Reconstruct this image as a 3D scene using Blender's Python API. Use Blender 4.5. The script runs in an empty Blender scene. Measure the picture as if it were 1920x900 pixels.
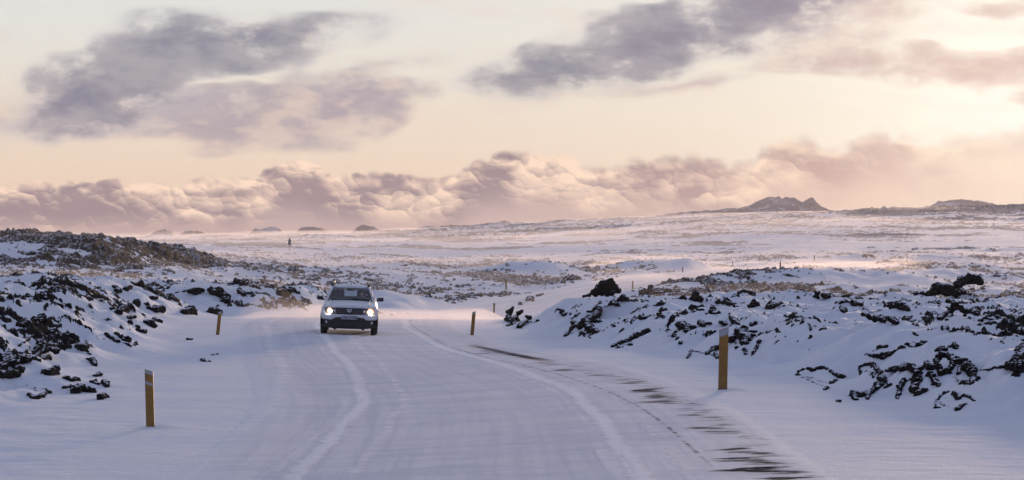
import bpy, bmesh, math, random
import numpy as np
from mathutils import Vector, Matrix
R = math.radians
rng = random.Random(7)
F = 85.0/36.0*1920.0            # focal length in pixels of the 1920 wide photograph
CAMZ = 3.3; HZ = 442.0; CX = 960.0
sc = bpy.context.scene
C = sc.collection

# ------------------------------------------------------------------ camera, exposure
cam_d = bpy.data.cameras.new('camera'); cam = bpy.data.objects.new('camera', cam_d); C.objects.link(cam)
cam_d.lens = 85; cam_d.sensor_width = 36; cam_d.clip_start = 0.3; cam_d.clip_end = 60000
cam.location = (0, 0, CAMZ)
cam.rotation_euler = (R(90) - math.atan((450-HZ)/F), 0, 0)
sc.camera = cam
sc.view_settings.view_transform = 'Standard'; sc.view_settings.look = 'None'
sc.view_settings.exposure = 0.0; sc.view_settings.gamma = 1.0
try: sc.view_settings.use_curve_mapping = False
except Exception: pass
sc.render.engine = 'CYCLES'
cy = sc.cycles
cy.use_denoising = True; cy.max_bounces = 6; cy.diffuse_bounces = 3; cy.glossy_bounces = 3
cy.transmission_bounces = 4; cy.volume_bounces = 1; cy.transparent_max_bounces = 16
cy.use_adaptive_sampling = True; cy.adaptive_threshold = 0.02
cy.caustics_reflective = False; cy.caustics_refractive = False

SUN_AZ, SUN_EL = 12.5, 2.9      # degrees; azimuth to the right of the view axis
sun_dir = Vector((math.sin(R(SUN_AZ))*math.cos(R(SUN_EL)), math.cos(R(SUN_AZ))*math.cos(R(SUN_EL)), math.sin(R(SUN_EL))))

# ------------------------------------------------------------------ node helpers
class N:
    """socket wrapper with arithmetic"""
    def __init__(s, t, sock): s.t = t; s.s = sock
    def _m(s, op, b=None, c=None, clamp=False):
        n = s.t.nodes.new('ShaderNodeMath'); n.operation = op; n.use_clamp = clamp
        s.t.links.new(s.s, n.inputs[0])
        for i, v in ((1, b), (2, c)):
            if v is None: continue
            if isinstance(v, N): s.t.links.new(v.s, n.inputs[i])
            else: n.inputs[i].default_value = v
        return N(s.t, n.outputs[0])
    def __add__(s, b): return s._m('ADD', b)
    def __sub__(s, b): return s._m('SUBTRACT', b)
    def __mul__(s, b): return s._m('MULTIPLY', b)
    def __truediv__(s, b): return s._m('DIVIDE', b)
    def __neg__(s): return s._m('MULTIPLY', -1.0)
    def ma(s, b, c): return s._m('MULTIPLY_ADD', b, c)
    def clamp(s): return s._m('ADD', 0.0, clamp=True)
    def sst(s, a, b, lo=0.0, hi=1.0):
        n = s.t.nodes.new('ShaderNodeMapRange'); n.interpolation_type = 'SMOOTHSTEP'
        s.t.links.new(s.s, n.inputs[0])
        for i, v in ((1, a), (2, b), (3, lo), (4, hi)): n.inputs[i].default_value = v
        return N(s.t, n.outputs[0])
def vec(t, x, y, z):
    n = t.nodes.new('ShaderNodeCombineXYZ')
    for i, v in enumerate((x, y, z)):
        if isinstance(v, N): t.links.new(v.s, n.inputs[i])
        else: n.inputs[i].default_value = v
    return N(t, n.outputs[0])
def sep(t, v):
    n = t.nodes.new('ShaderNodeSeparateXYZ'); t.links.new(v.s, n.inputs[0])
    return [N(t, o) for o in n.outputs]
def noise(t, v, scale, detail=4, rough=0.5, dist=0.0, kind='FBM', lac=2.0):
    n = t.nodes.new('ShaderNodeTexNoise'); n.noise_dimensions = '3D'
    try: n.noise_type = kind
    except Exception: pass
    t.links.new(v.s, n.inputs['Vector'])
    n.inputs['Scale'].default_value = scale; n.inputs['Detail'].default_value = detail
    n.inputs['Roughness'].default_value = rough; n.inputs['Distortion'].default_value = dist
    n.inputs['Lacunarity'].default_value = lac
    return N(t, n.outputs[0])
def mixc(t, f, a, b, mode='MIX'):
    n = t.nodes.new('ShaderNodeMix'); n.data_type = 'RGBA'; n.blend_type = mode; n.clamp_result = False
    ins = [n.inputs[0], n.inputs[6], n.inputs[7]]
    for i, v in zip(ins, (f, a, b)):
        if isinstance(v, N): t.links.new(v.s, i)
        elif isinstance(v, (tuple, list)): i.default_value = (v[0], v[1], v[2], 1)
        else: i.default_value = v
    return N(t, n.outputs[2])
def ramp(t, f, stops, interp='LINEAR'):
    n = t.nodes.new('ShaderNodeValToRGB'); t.links.new(f.s, n.inputs[0])
    cr = n.color_ramp; cr.interpolation = interp
    while len(cr.elements) > 1: cr.elements.remove(cr.elements[-1])
    cr.elements[0].position = stops[0][0]; cr.elements[0].color = (*stops[0][1], 1)
    for p, c in stops[1:]:
        e = cr.elements.new(p); e.color = (*c, 1)
    return N(t, n.outputs[0])
def lin(*c):
    return tuple((x/255/12.92 if x/255 <= .04045 else ((x/255+.055)/1.055)**2.4) for x in c)

# ------------------------------------------------------------------ sky
world = bpy.data.worlds.new("World"); sc.world = world; world.use_nodes = True
wt = world.node_tree; wt.nodes.clear()
wo = wt.nodes.new('ShaderNodeOutputWorld'); bg = wt.nodes.new('ShaderNodeBackground')
wt.links.new(bg.outputs[0], wo.inputs[0])
tc = wt.nodes.new('ShaderNodeTexCoord'); D_ = N(wt, tc.outputs['Generated'])
dx, dy, dz = sep(wt, D_)
az = dx._m('ARCTAN2', dy); el = dz._m('ARCSINE')
Upx = az.ma(F, CX); Vpx = el.ma(-F, HZ)
elup = el * (180/math.pi)
skyt = wt.nodes.new('ShaderNodeTexSky'); skyt.sky_type = 'NISHITA'; skyt.sun_disc = False
skyt.sun_elevation = R(SUN_EL); skyt.sun_rotation = R(SUN_AZ)
skyt.air_density = 1.0; skyt.dust_density = 0.6; skyt.ozone_density = 2.0
nish = mixc(wt, 1.0, N(wt, skyt.outputs[0]), (0.105, 0.105, 0.105), 'MULTIPLY')
# low sky: peach at the horizon through cream to pale grey-blue
lowsky = ramp(wt, (elup/6.0).clamp(), [(0.0, lin(222,190,172)), (0.2, lin(231,208,184)), (0.42, lin(234,218,200)),
        (0.68, lin(229,225,215)), (0.95, lin(225,228,226)), (1.0, lin(224,227,227))])
upsky = ramp(wt, ((elup-5.0)/85.0).clamp(), [(0.0, lin(224,227,227)), (0.1, lin(210,214,224)), (0.3, lin(188,194,216)),
        (0.6, lin(170,178,206)), (1.0, lin(158,166,198))])
upsky = mixc(wt, 0.25, upsky, nish)
sd0 = wt.nodes.new('ShaderNodeVectorMath'); sd0.operation = 'DOT_PRODUCT'
wt.links.new(D_.s, sd0.inputs[0]); sd0.inputs[1].default_value = sun_dir
away = N(wt, sd0.outputs['Value']).sst(0.75, -0.7)
upsky = mixc(wt, away, upsky, mixc(wt, 1.0, upsky, (0.50, 0.56, 0.73), 'MULTIPLY'))
lowsky = mixc(wt, away, lowsky, lin(150, 150, 182))
base = mixc(wt, elup.sst(4.5, 9.0), lowsky, upsky)
# broad warm glow round the veiled sun
sd = wt.nodes.new('ShaderNodeVectorMath'); sd.operation = 'DOT_PRODUCT'
wt.links.new(D_.s, sd.inputs[0]); sd.inputs[1].default_value = sun_dir
sdot = N(wt, sd.outputs['Value'])
ang = sdot._m('MINIMUM', 0.999999)._m('ARCCOSINE') * (180/math.pi)
g1 = (ang*ang*(-1/(2*7.5**2)))._m('EXPONENT')
g2 = (ang*ang*(-1/(2*3.2**2)))._m('EXPONENT')
base = mixc(wt, g1*0.75, base, lin(254,243,224))
base = mixc(wt, g2*0.95, base, (1.16, 1.10, 0.97))
# direction noise fields
Dn = vec(wt, dx, dy, dz*2.2)
w1 = noise(wt, Dn, 22, 2, 0.5); w2 = noise(wt, vec(wt, dx+3.1, dy+1.7, dz*2.2), 22, 2, 0.5)
Uw = Upx + (w1-0.5)*200.0; Vw = Vpx + (w2-0.5)*120.0
P2 = vec(wt, Uw, Vw, 0.0)
def blobs(lst):
    acc = None
    for (u, v, a, b, ang_, w) in lst:
        m = wt.nodes.new('ShaderNodeMapping'); m.vector_type = 'TEXTURE'
        m.inputs['Location'].default_value = (u, v, 0); m.inputs['Rotation'].default_value = (0, 0, R(ang_))
        m.inputs['Scale'].default_value = (a, b, 1); wt.links.new(P2.s, m.inputs[0])
        g = wt.nodes.new('ShaderNodeTexGradient'); g.gradient_type = 'SPHERICAL'; wt.links.new(m.outputs[0], g.inputs[0])
        f = N(wt, g.outputs['Fac'])
        acc = f*w if acc is None else f.ma(w, acc)
    return acc
fine = noise(wt, Dn, 55, 5, 0.6)
streak = noise(wt, vec(wt, dx, dy, dz*5), 14, 4, 0.6)
darkc = blobs([(290,85,150,75,-10,.8),(190,180,170,90,-20,.8),(430,95,150,70,0,.8),(1470,12,190,70,-5,.8),(215,160,270,95,-28,1.2),(400,115,270,85,-10,1.3),(110,185,110,90,-10,.4),(590,65,240,55,-14,.7),
               (1180,95,380,72,-11,1.15),(1350,40,290,80,-12,1.4),(950,125,190,50,-12,.6),(1060,105,180,60,-20,.7),(290,190,260,80,-20,.6)])
mauve = blobs([(240,210,340,80,0,1.3),(440,220,340,72,3,1.4),(600,190,230,85,-5,1.3),(700,180,150,32,-4,.9),
               (1560,30,240,70,-5,.8),(1600,112,300,50,3,1.0),(1860,138,230,50,8,1.4),(1880,12,140,28,0,.8),(760,108,130,34,-10,.45),
               (1300,150,420,30,-6,.35),(1000,175,200,30,0,.2),(2250,60,300,60,0,.9),(-250,120,300,60,-10,.9)])
gap = blobs([(400,166,110,30,-6,1.0),(500,140,90,30,-20,.6),(1270,120,200,18,-8,.3)])
# clouds elsewhere in the sky, of the same sort
generic = noise(wt, vec(wt, dx, dy, dz*3.0), 3.2, 4, 0.6)
outm = (Upx._m('SUBTRACT', CX)._m('ABSOLUTE')).sst(1250, 2200)._m('MAXIMUM', elup.sst(6.5, 11.0))
gen = generic.sst(0.5, 0.68)*outm*elup.sst(1.0, 4.0)
outer = mixc(wt, gen*0.5, base, lin(150,152,178))
outer = mixc(wt, elup.sst(-1.0, -4.0), mixc(wt, elup.sst(2.0, -0.5)*0.6, outer, lin(196,172,172)), lin(170,168,190))
body_n = noise(wt, vec(wt, dx, dy, dz*1.9), 40, 6, 0.60)
mult = body_n.sst(0.26, 0.74)*1.9 + 0.15
wisp = streak.sst(0.35, 0.65)*0.5 + 0.6
def cover(tau, k):
    return ((tau*mult*wisp*(-k))._m('EXPONENT')*(-1.0)) + 1.0
dT = (darkc*1.1 - gap*0.9)._m('MAXIMUM', 0.0); dT = dT*dT.sst(0.0, 0.5)
mT = (mauve*1.1 - gap*0.7)._m('MAXIMUM', 0.0); mT = mT*mT.sst(0.0, 0.5)
dd = cover(dT, 1.75); mm = cover(mT, 2.1); dS = dd
rightness = Upx.sst(900, 1900)
mcol = mixc(wt, rightness, lin(158,150,166), lin(222,190,180))
dcol = mixc(wt, (fine*0.6+w1*0.4).sst(0.36, 0.62), lin(116,122,144), lin(158,157,168))
dcol = mixc(wt, rightness*0.45, dcol, lin(190,170,178))
base = mixc(wt, (streak.sst(0.48, 0.72)*0.3*elup.sst(1.5, 3.5)), base, mixc(wt, rightness, lin(236,206,192), lin(246,226,214)))
base = mixc(wt, mm*0.9, base, mixc(wt, fine.sst(.4,.65), mcol, mixc(wt, rightness, lin(206,188,182), lin(240,214,202))))
dcol = mixc(wt, dS.sst(0.2, 0.95), mixc(wt, rightness*0.6, lin(196,194,200), lin(214,198,196)), dcol)
base = mixc(wt, dd*0.97, base, dcol)
# cumulus bank along the horizon
fc = wt.nodes.new('ShaderNodeFloatCurve')
top_pts = [(-500,360),(-100,356),(40,350),(130,358),(220,345),(330,346),(450,342),(500,332),(545,312),(600,324),(640,334),(720,338),(830,342),(880,312),
           (935,300),(1000,300),(1060,305),(1110,325),(1160,318),(1210,305),(1290,312),(1340,318),(1390,322),(1430,295),(1500,275),(1560,285),(1600,266),(1660,258),
           (1720,275),(1770,280),(1820,268),(1900,265),(2100,290),(2420,330)]
cm = fc.mapping.curves[0]
pts = [((u+500)/2920.0, 1-v/450.0) for u, v in top_pts]
cm.points[0].location = pts[0]; cm.points[1].location = pts[-1]
for p in pts[1:-1]: cm.points.new(*p)
for p in cm.points: p.handle_type = 'AUTO'
fc.mapping.update()
Uc = Upx + (noise(wt, vec(wt, dx, dy, dz), 70, 3, 0.5)-0.5)*30.0
wt.links.new(((Uc+500.0)/2920.0).s, fc.inputs['Value'])
Vtop = (N(wt, fc.outputs[0])*(-450.0)) + 450.0
wv1 = noise(wt, vec(wt, dx, dy, dz), 95, 2, 0.5)
def lobes(scale, warp):
    """cauliflower lobes: height of the nearest lobe and how much its face looks up and toward the light"""
    px_ = dx+(wv1-0.5)*warp; pz_ = dz*1.3+(fine-0.5)*warp
    vo = wt.nodes.new('ShaderNodeTexVoronoi'); vo.feature = 'F1'; vo.inputs['Scale'].default_value = scale
    v = vec(wt, px_, dy, pz_); wt.links.new(v.s, vo.inputs['Vector'])
    cx_, cy_, cz_ = sep(wt, N(wt, vo.outputs['Position']))
    h = N(wt, vo.outputs['Distance']); h = (h*h)*(-1.0)+1.0
    return h, ((pz_-cz_)*0.9 + (px_-cx_)*0.35)*scale
h1, f1 = lobes(44, 0.013); h2, f2 = lobes(96, 0.009); h3, f3 = lobes(200, 0.006)
hh = Vpx - Vtop + (h1-0.6)*24.0 + (h2-0.6)*22.0 + (h3-0.6)*12.0 + (fine-0.5)*10.0
soft = Upx.sst(500, 1800, 5.0, 22.0)
bank = (hh/soft).sst(-1.0, 1.0)
emb = (f1*0.36 + f2*0.40 + f3*0.26)*rightness.ma(-0.55, 1.0)
patch = noise(wt, vec(wt, dx, dy, dz*1.6), 24, 2, 0.5)
t_ = (Vpx - Vtop)/90.0
litf = (patch.sst(0.40, 0.60)*0.85 + emb*1.2 + (fine-0.5)*0.9 - 0.04).clamp()
litf = (litf + (t_._m('SUBTRACT', 0.06)._m('ABSOLUTE')).sst(0.16, 0.0)*0.55*wv1.sst(0.4, 0.6)).clamp()
litf = litf * t_.sst(0.5, 1.25, 1.0, 0.0)
shc = mixc(wt, rightness, lin(112,100,122), lin(208,170,162))
lic = mixc(wt, rightness, lin(255,226,200), lin(255,228,200))
bcol = mixc(wt, litf, shc, lic)
hazeb = mixc(wt, Upx.sst(500, 1850), lin(180,160,166), lin(244,212,190))
bcol = mixc(wt, t_.sst(0.5, 1.3)*0.85, bcol, hazeb)
bcol = mixc(wt, Vpx.sst(395, 445)*0.35, bcol, mixc(wt, rightness, lin(214,180,168), lin(255,222,186)))
bcol = mixc(wt, Upx.sst(1500, 2000)*0.55, bcol, lin(255,232,206))

base = mixc(wt, bank*Upx.sst(1300, 2000, 0.97, 0.72), base, bcol)
# below the horizon: snow-grey
sidem = (Upx-CX)._m('ABSOLUTE').sst(1350, 1880)._m('MAXIMUM', elup.sst(6.8, 8.0))
base = mixc(wt, elup.sst(-1.0, -4.0), base, lin(170,168,190))
base = mixc(wt, sidem, base, outer)
wt.links.new(base.s, bg.inputs[0]); bg.inputs[1].default_value = 1.0
# the detailed clouds are only worked out where they are; the rest of the dome is the plain sky with its broad clouds
bg2 = wt.nodes.new('ShaderNodeBackground'); wt.links.new(outer.s, bg2.inputs[0])
inband = (elup._m('LESS_THAN', 8.0))*(((Upx-CX)._m('ABSOLUTE'))._m('LESS_THAN', 1880.0))*(elup._m('GREATER_THAN', -4.0))
mxs = wt.nodes.new('ShaderNodeMixShader'); wt.links.new(inband.s, mxs.inputs[0]); wt.links.new(bg2.outputs[0], mxs.inputs[1]); wt.links.new(bg.outputs[0], mxs.inputs[2])
wt.links.new(mxs.outputs[0], wo.inputs[0])
world.cycles.sampling_method = 'MANUAL'; world.cycles.sample_map_resolution = 512

sl = bpy.data.lights.new('sun', 'SUN'); sl.energy = 3.9; sl.angle = R(8.0); sl.color = (1.0, 0.68, 0.46)
so = bpy.data.objects.new('sun', sl); C.objects.link(so); so.location = (300, 1300, 100)
so.rotation_euler = sun_dir.to_track_quat('Z', 'Y').to_euler()

# ------------------------------------------------------------------ materials
def newmat(name):
    m = bpy.data.materials.new(name); m.use_nodes = True; t = m.node_tree
    p = t.nodes['Principled BSDF']
    return m, t, p
def simple(name, col, rough=0.5, metal=0.0, spec=0.5, coat=0.0):
    m, t, p = newmat(name)
    tcn = t.nodes.new('ShaderNodeTexCoord'); o = N(t, tcn.outputs['Object'])
    n = noise(t, o, 9.0, 4, 0.6)
    c = mixc(t, n.sst(0.3, 0.7), tuple(x*0.88 for x in col), tuple(min(1, x*1.08) for x in col))
    t.links.new(c.s, p.inputs['Base Color'])
    p.inputs['Roughness'].default_value = rough; p.inputs['Metallic'].default_value = metal
    p.inputs['Specular IOR Level'].default_value = spec; p.inputs['Coat Weight'].default_value = coat
    return m
def emis(name, col, st):
    m, t, p = newmat(name)
    p.inputs['Base Color'].default_value = (*col, 1); p.inputs['Emission Color'].default_value = (*col, 1)
    p.inputs['Emission Strength'].default_value = st
    return m
def pos(t):
    g = t.nodes.new('ShaderNodeNewGeometry'); return N(t, g.outputs['Position']), N(t, g.outputs['Normal'])
def bump(t, p, h, strength, dist):
    b = t.nodes.new('ShaderNodeBump'); b.inputs['Strength'].default_value = strength; b.inputs['Distance'].default_value = dist
    t.links.new(h.s, b.inputs['Height']); t.links.new(b.outputs[0], p.inputs['Normal'])
# snow
def snow_mat(name, road=False):
    m, t, p = newmat(name)
    P, Nn = pos(t); x, y, z = sep(t, P)
    rip = noise(t, vec(t, x*0.55, y*1.0, z), 2.2, 6, 0.62)       # wind ripples run along x
    med = noise(t, vec(t, x*0.35, y*0.9, z), 0.5, 5, 0.55)
    gr = noise(t, P, 26, 3, 0.6)
    col = mixc(t, med.sst(0.35, 0.65), (0.76, 0.79, 0.86), (0.83, 0.84, 0.87))
    p.inputs['Roughness'].default_value = 0.8; p.inputs['Specular IOR Level'].default_value = 0.08
    h = rip*0.7 + gr*0.12 + med*0.6
    t.links.new(col.s, p.inputs['Base Color'])
    bump(t, p, h, 0.85, 0.12)
    return m, t, p, x, y, z, rip, med, gr, h, col
SNOW = snow_mat('snow')[0]
# lava rock
def rock_mat(name_, lo_s):
    m_, t, p = newmat(name_); P, Nn = pos(t)
    n1 = noise(t, P, 1.6, 4, 0.6); n2 = noise(t, P, 11, 5, 0.65); n3 = noise(t, P, 4.0, 3, 0.5)
    c = mixc(t, n2.sst(0.35, 0.7), (0.012, 0.011, 0.013), (0.040, 0.034, 0.032))
    c = mixc(t, n1.sst(0.52, 0.64)*0.5, c, (0.026, 0.031, 0.016))
    c = mixc(t, n3.sst(0.58, 0.7)*0.6, c, (0.042, 0.029, 0.024))
    nx_, ny_, nz_ = sep(t, Nn)
    snf = (nz_ + (n2-0.5)*0.9 + (n3-0.5)*0.7).sst(lo_s, lo_s+0.12)
    c = mixc(t, snf, c, (0.78, 0.80, 0.86))
    t.links.new(c.s, p.inputs['Base Color']); p.inputs['Roughness'].default_value = 0.95; p.inputs['Specular IOR Level'].default_value = 0.06
    bump(t, p, n2, 0.8, 0.06)
    return m_
ROCK = rock_mat('lava_crust', 0.97); CRAG = rock_mat('lava_crag', 0.84)
MROCK = ROCK
HAZED_FARROCK, t, p = newmat('far_hill_hazed_snow_rock'); P, Nn = pos(t)
n1 = noise(t, P, 0.012, 6, 0.65); n2 = noise(t, P, 0.06, 4, 0.6)
nx_, ny_, nz_ = sep(t, Nn)
c = mixc(t, (nz_*0.9 + (n1-0.5)*1.6 + (n2-0.5)*0.8).sst(0.80, 1.06), (0.32, 0.24, 0.22), (0.70, 0.63, 0.62))  # rock and snow tones paled: distance haze is put into the colour
t.links.new(c.s, p.inputs['Base Color']); p.inputs['Roughness'].default_value = 0.9

# ------------------------------------------------------------------ numpy noise
nr = np.random.RandomState(11)
perm = nr.permutation(256).astype(np.int32); perm = np.concatenate([perm, perm, perm])
g2 = np.stack([np.cos(np.linspace(0, 2*np.pi, 257)[:-1]), np.sin(np.linspace(0, 2*np.pi, 257)[:-1])], 1).astype(np.float32)
g3 = nr.normal(size=(256, 3)).astype(np.float32); g3 /= np.linalg.norm(g3, axis=1)[:, None]
def perlin2(x, y):
    xi = np.floor(x).astype(np.int64); yi = np.floor(y).astype(np.int64)
    xf = (x-xi).astype(np.float32); yf = (y-yi).astype(np.float32); xi &= 255; yi &= 255
    u = xf*xf*xf*(xf*(xf*6-15)+10); v = yf*yf*yf*(yf*(yf*6-15)+10)
    def g(ix, iy, fx, fy):
        h = perm[perm[ix]+iy]; gg = g2[h]; return gg[..., 0]*fx + gg[..., 1]*fy
    a = g(xi, yi, xf, yf); b = g((xi+1) & 255, yi, xf-1, yf)
    c = g(xi, (yi+1) & 255, xf, yf-1); d = g((xi+1) & 255, (yi+1) & 255, xf-1, yf-1)
    return 1.5*((a+(b-a)*u) + ((c+(d-c)*u)-(a+(b-a)*u))*v)
def perlin3(p):
    pi = np.floor(p).astype(np.int64); f = (p-pi).astype(np.float32); pi &= 255
    w = f*f*f*(f*(f*6-15)+10); out = 0
    for i in (0, 1):
        for j in (0, 1):
            for k in (0, 1):
                h = perm[perm[perm[(pi[:, 0]+i) & 255]+((pi[:, 1]+j) & 255)]+((pi[:, 2]+k) & 255)]
                d = (g3[h]*(f-np.array([i, j, k], np.float32))).sum(1)
                ww = (w[:, 0] if i else 1-w[:, 0])*(w[:, 1] if j else 1-w[:, 1])*(w[:, 2] if k else 1-w[:, 2])
                out = out + d*ww
    return 1.5*out
def fbm2(x, y, lam, octs, rough=0.5, ridge=False):
    s = 0; a = 1.0; tot = 0
    for o in range(octs):
        n = perlin2(x/lam+17.3*o, y/lam-9.1*o)
        if ridge: n = 0.5-np.abs(n)*1.6
        s = s + a*n; tot += a; a *= rough; lam *= 0.5
    return s/tot
def sst(x, a, b):
    t = np.clip((x-a)/(b-a), 0, 1); return t*t*(3-2*t)

# ------------------------------------------------------------------ terrain grid (polar round the viewpoint: finer where it is seen larger)
thd = np.arange(-520, 2441, 2.2); thd = np.arctan((thd-CX)/F)
tho = np.concatenate([np.linspace(thd[-1], R(70), 40)[1:], np.linspace(R(70), R(180), 24)[1:]])
thn = -tho[::-1]
def rows():
    r = [0.0, 1, 2, 4, 6, 9, 12, 15, 18, 21, 24, 26]
    d = 28.0
    while d < 9500:
        r.append(d)
        d *= 1.0045 if d < 34 else 1.0026 if d < 130 else 1.0032 if d < 420 else 1.0045 if d < 2600 else 1.03
    return np.array(r)
Dr = rows()
def z_base(X, Y):
    D = np.hypot(X, Y); th = np.arctan2(X, Y)
    U = CX + F*np.tan(np.clip(th, -0.6, 0.6)); U = np.clip(U, -500, 2420)
    Uc_ = np.array([-500, 0, 200, 300, 450, 620, 800, 960, 1200, 1500, 1920, 2420.])
    tab = {  # distance: pixel row of the bare snow plain in the photograph -> height
      0:   [0]*12, 50: [0]*12, 66: [.0]*12, 80: [.07]*12, 96: [-.06]*12,
      120: [-.3,-.3,-.3,-.3,-.55,-.8,-.9,-.85,-.6,-.5,-.5,-.5],
      150: [-.6,-.6,-.6,-.7,-1.1,-1.6,-1.8,-1.7,-1.2,-.7,-.6,-.6]}
    ytab = {200: [517,517,517,520,536,556,570,566,550,542,545,545],
      250: [505,505,507,510,520,532,540,539,530,523,529,530],
      320: [492,494,495,496,500,508,514,516,512,508,511,512],
      420: [480,481,482,483,487,493,497,498,496,492,490,490],
      600: [466,467,468,469,472,475,478,478,474,468,464,463],
      900: [457,457,458,458,459,461,462,460,452,445,438,436],
      1500:[451,451,451,451,450,449,446,440,427,418,411,408],
      2500:[447,446,446,445,443,440,431,420,409,400,390,386],
      3100:[450,450,450,449,447,445,436,426,415,406,396,392],
      4200:[456,456,456,455,454,452,446,438,430,422,414,410],
      9800:[455,455,455,455,454,453,450,448,446,444,442,442]}
    Ds = sorted(tab)+sorted(ytab)
    Z = np.array([tab[d] if d in tab else [CAMZ-(v-HZ)*d/F for v in ytab[d]] for d in Ds])
    ld = np.log(np.maximum(D, 1)+8); lds = np.log(np.array(Ds, float)+8)
    # smooth (PCHIP-like via cosine-free monotone blend): linear along U, smoothed linear along ln D
    i = np.clip(np.searchsorted(lds, ld)-1, 0, len(Ds)-2); f = np.clip((ld-lds[i])/(lds[i+1]-lds[i]), 0, 1)
    j = np.clip(np.searchsorted(Uc_, U)-1, 0, len(Uc_)-2); g = np.clip((U-Uc_[j])/(Uc_[j+1]-Uc_[j]), 0, 1)
    def row(ii):
        ii = np.clip(ii, 0, len(Ds)-1); jm = np.clip(j-1, 0, 99); jp = np.clip(j+2, 0, len(Uc_)-1)
        a, b = Z[ii, j], Z[ii, j+1]; s = g*g*(3-2*g)*0.35+g*0.65
        return a+(b-a)*s
    p0, p1, p2, p3 = row(i-1), row(i), row(i+1), row(i+2)
    m1 = (p2-p0)/2; m2 = (p3-p1)/2
    f2, f3 = f*f, f*f*f
    lim = np.abs(p2-p1)*1.5
    m1 = np.clip(m1, -lim, lim); m2 = np.clip(m2, -lim, lim)
    return (2*f3-3*f2+1)*p1+(f3-2*f2+f)*m1+(-2*f3+3*f2)*p2+(f3-f2)*m2
# road centre line (Y, X, half width)
ROAD = [(-60,2.0,4.5),(0,.6,4.5),(20,-.1,4.5),(33,-.4,4.5),(40,-.38,4.5),(47,-.75,4.5),(50,-1.0,4.5),(56,-1.85,4.4),(62,-2.75,4.3),(68,-3.6,4.2),(75,-4.4,4.2),(82,-5.25,4.1),(90,-6.0,4.0),(100,-6.4,4.0),
        (116,-6.4,3.9),(135,-5.2,3.9),(160,-2.6,3.9),(190,1.0,3.9),(222,6.5,4.0),(256,13,4.1),(300,23,4.3),(350,37,4.5),(400,56,4.6),(450,82,4.8)]
RY = np.array([r[0] for r in ROAD], float); RX = np.array([r[1] for r in ROAD]); RW = np.array([r[2] for r in ROAD])
def road_c(Y): 
    f = lambda A: np.interp(Y, _ry, A)
    return f(_rx), f(_rw)
_ry = np.linspace(-60, 450, 1021); _rx = np.interp(_ry, RY, RX); _rw = np.interp(_ry, RY, RW)
k = np.ones(13)/13
for _ in range(3):
    _rx = np.convolve(np.pad(_rx, 6, 'edge'), k, 'valid')
_sl = np.gradient(_rx, _ry)
def road_dist(X, Y):
    c, w = road_c(Y); s = np.interp(Y, _ry, _sl)
    return (X-c)/np.sqrt(1+s*s), w, Y < 455
def bl(D, pts):
    return np.interp(D, [p[0] for p in pts], [p[1] for p in pts])
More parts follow.
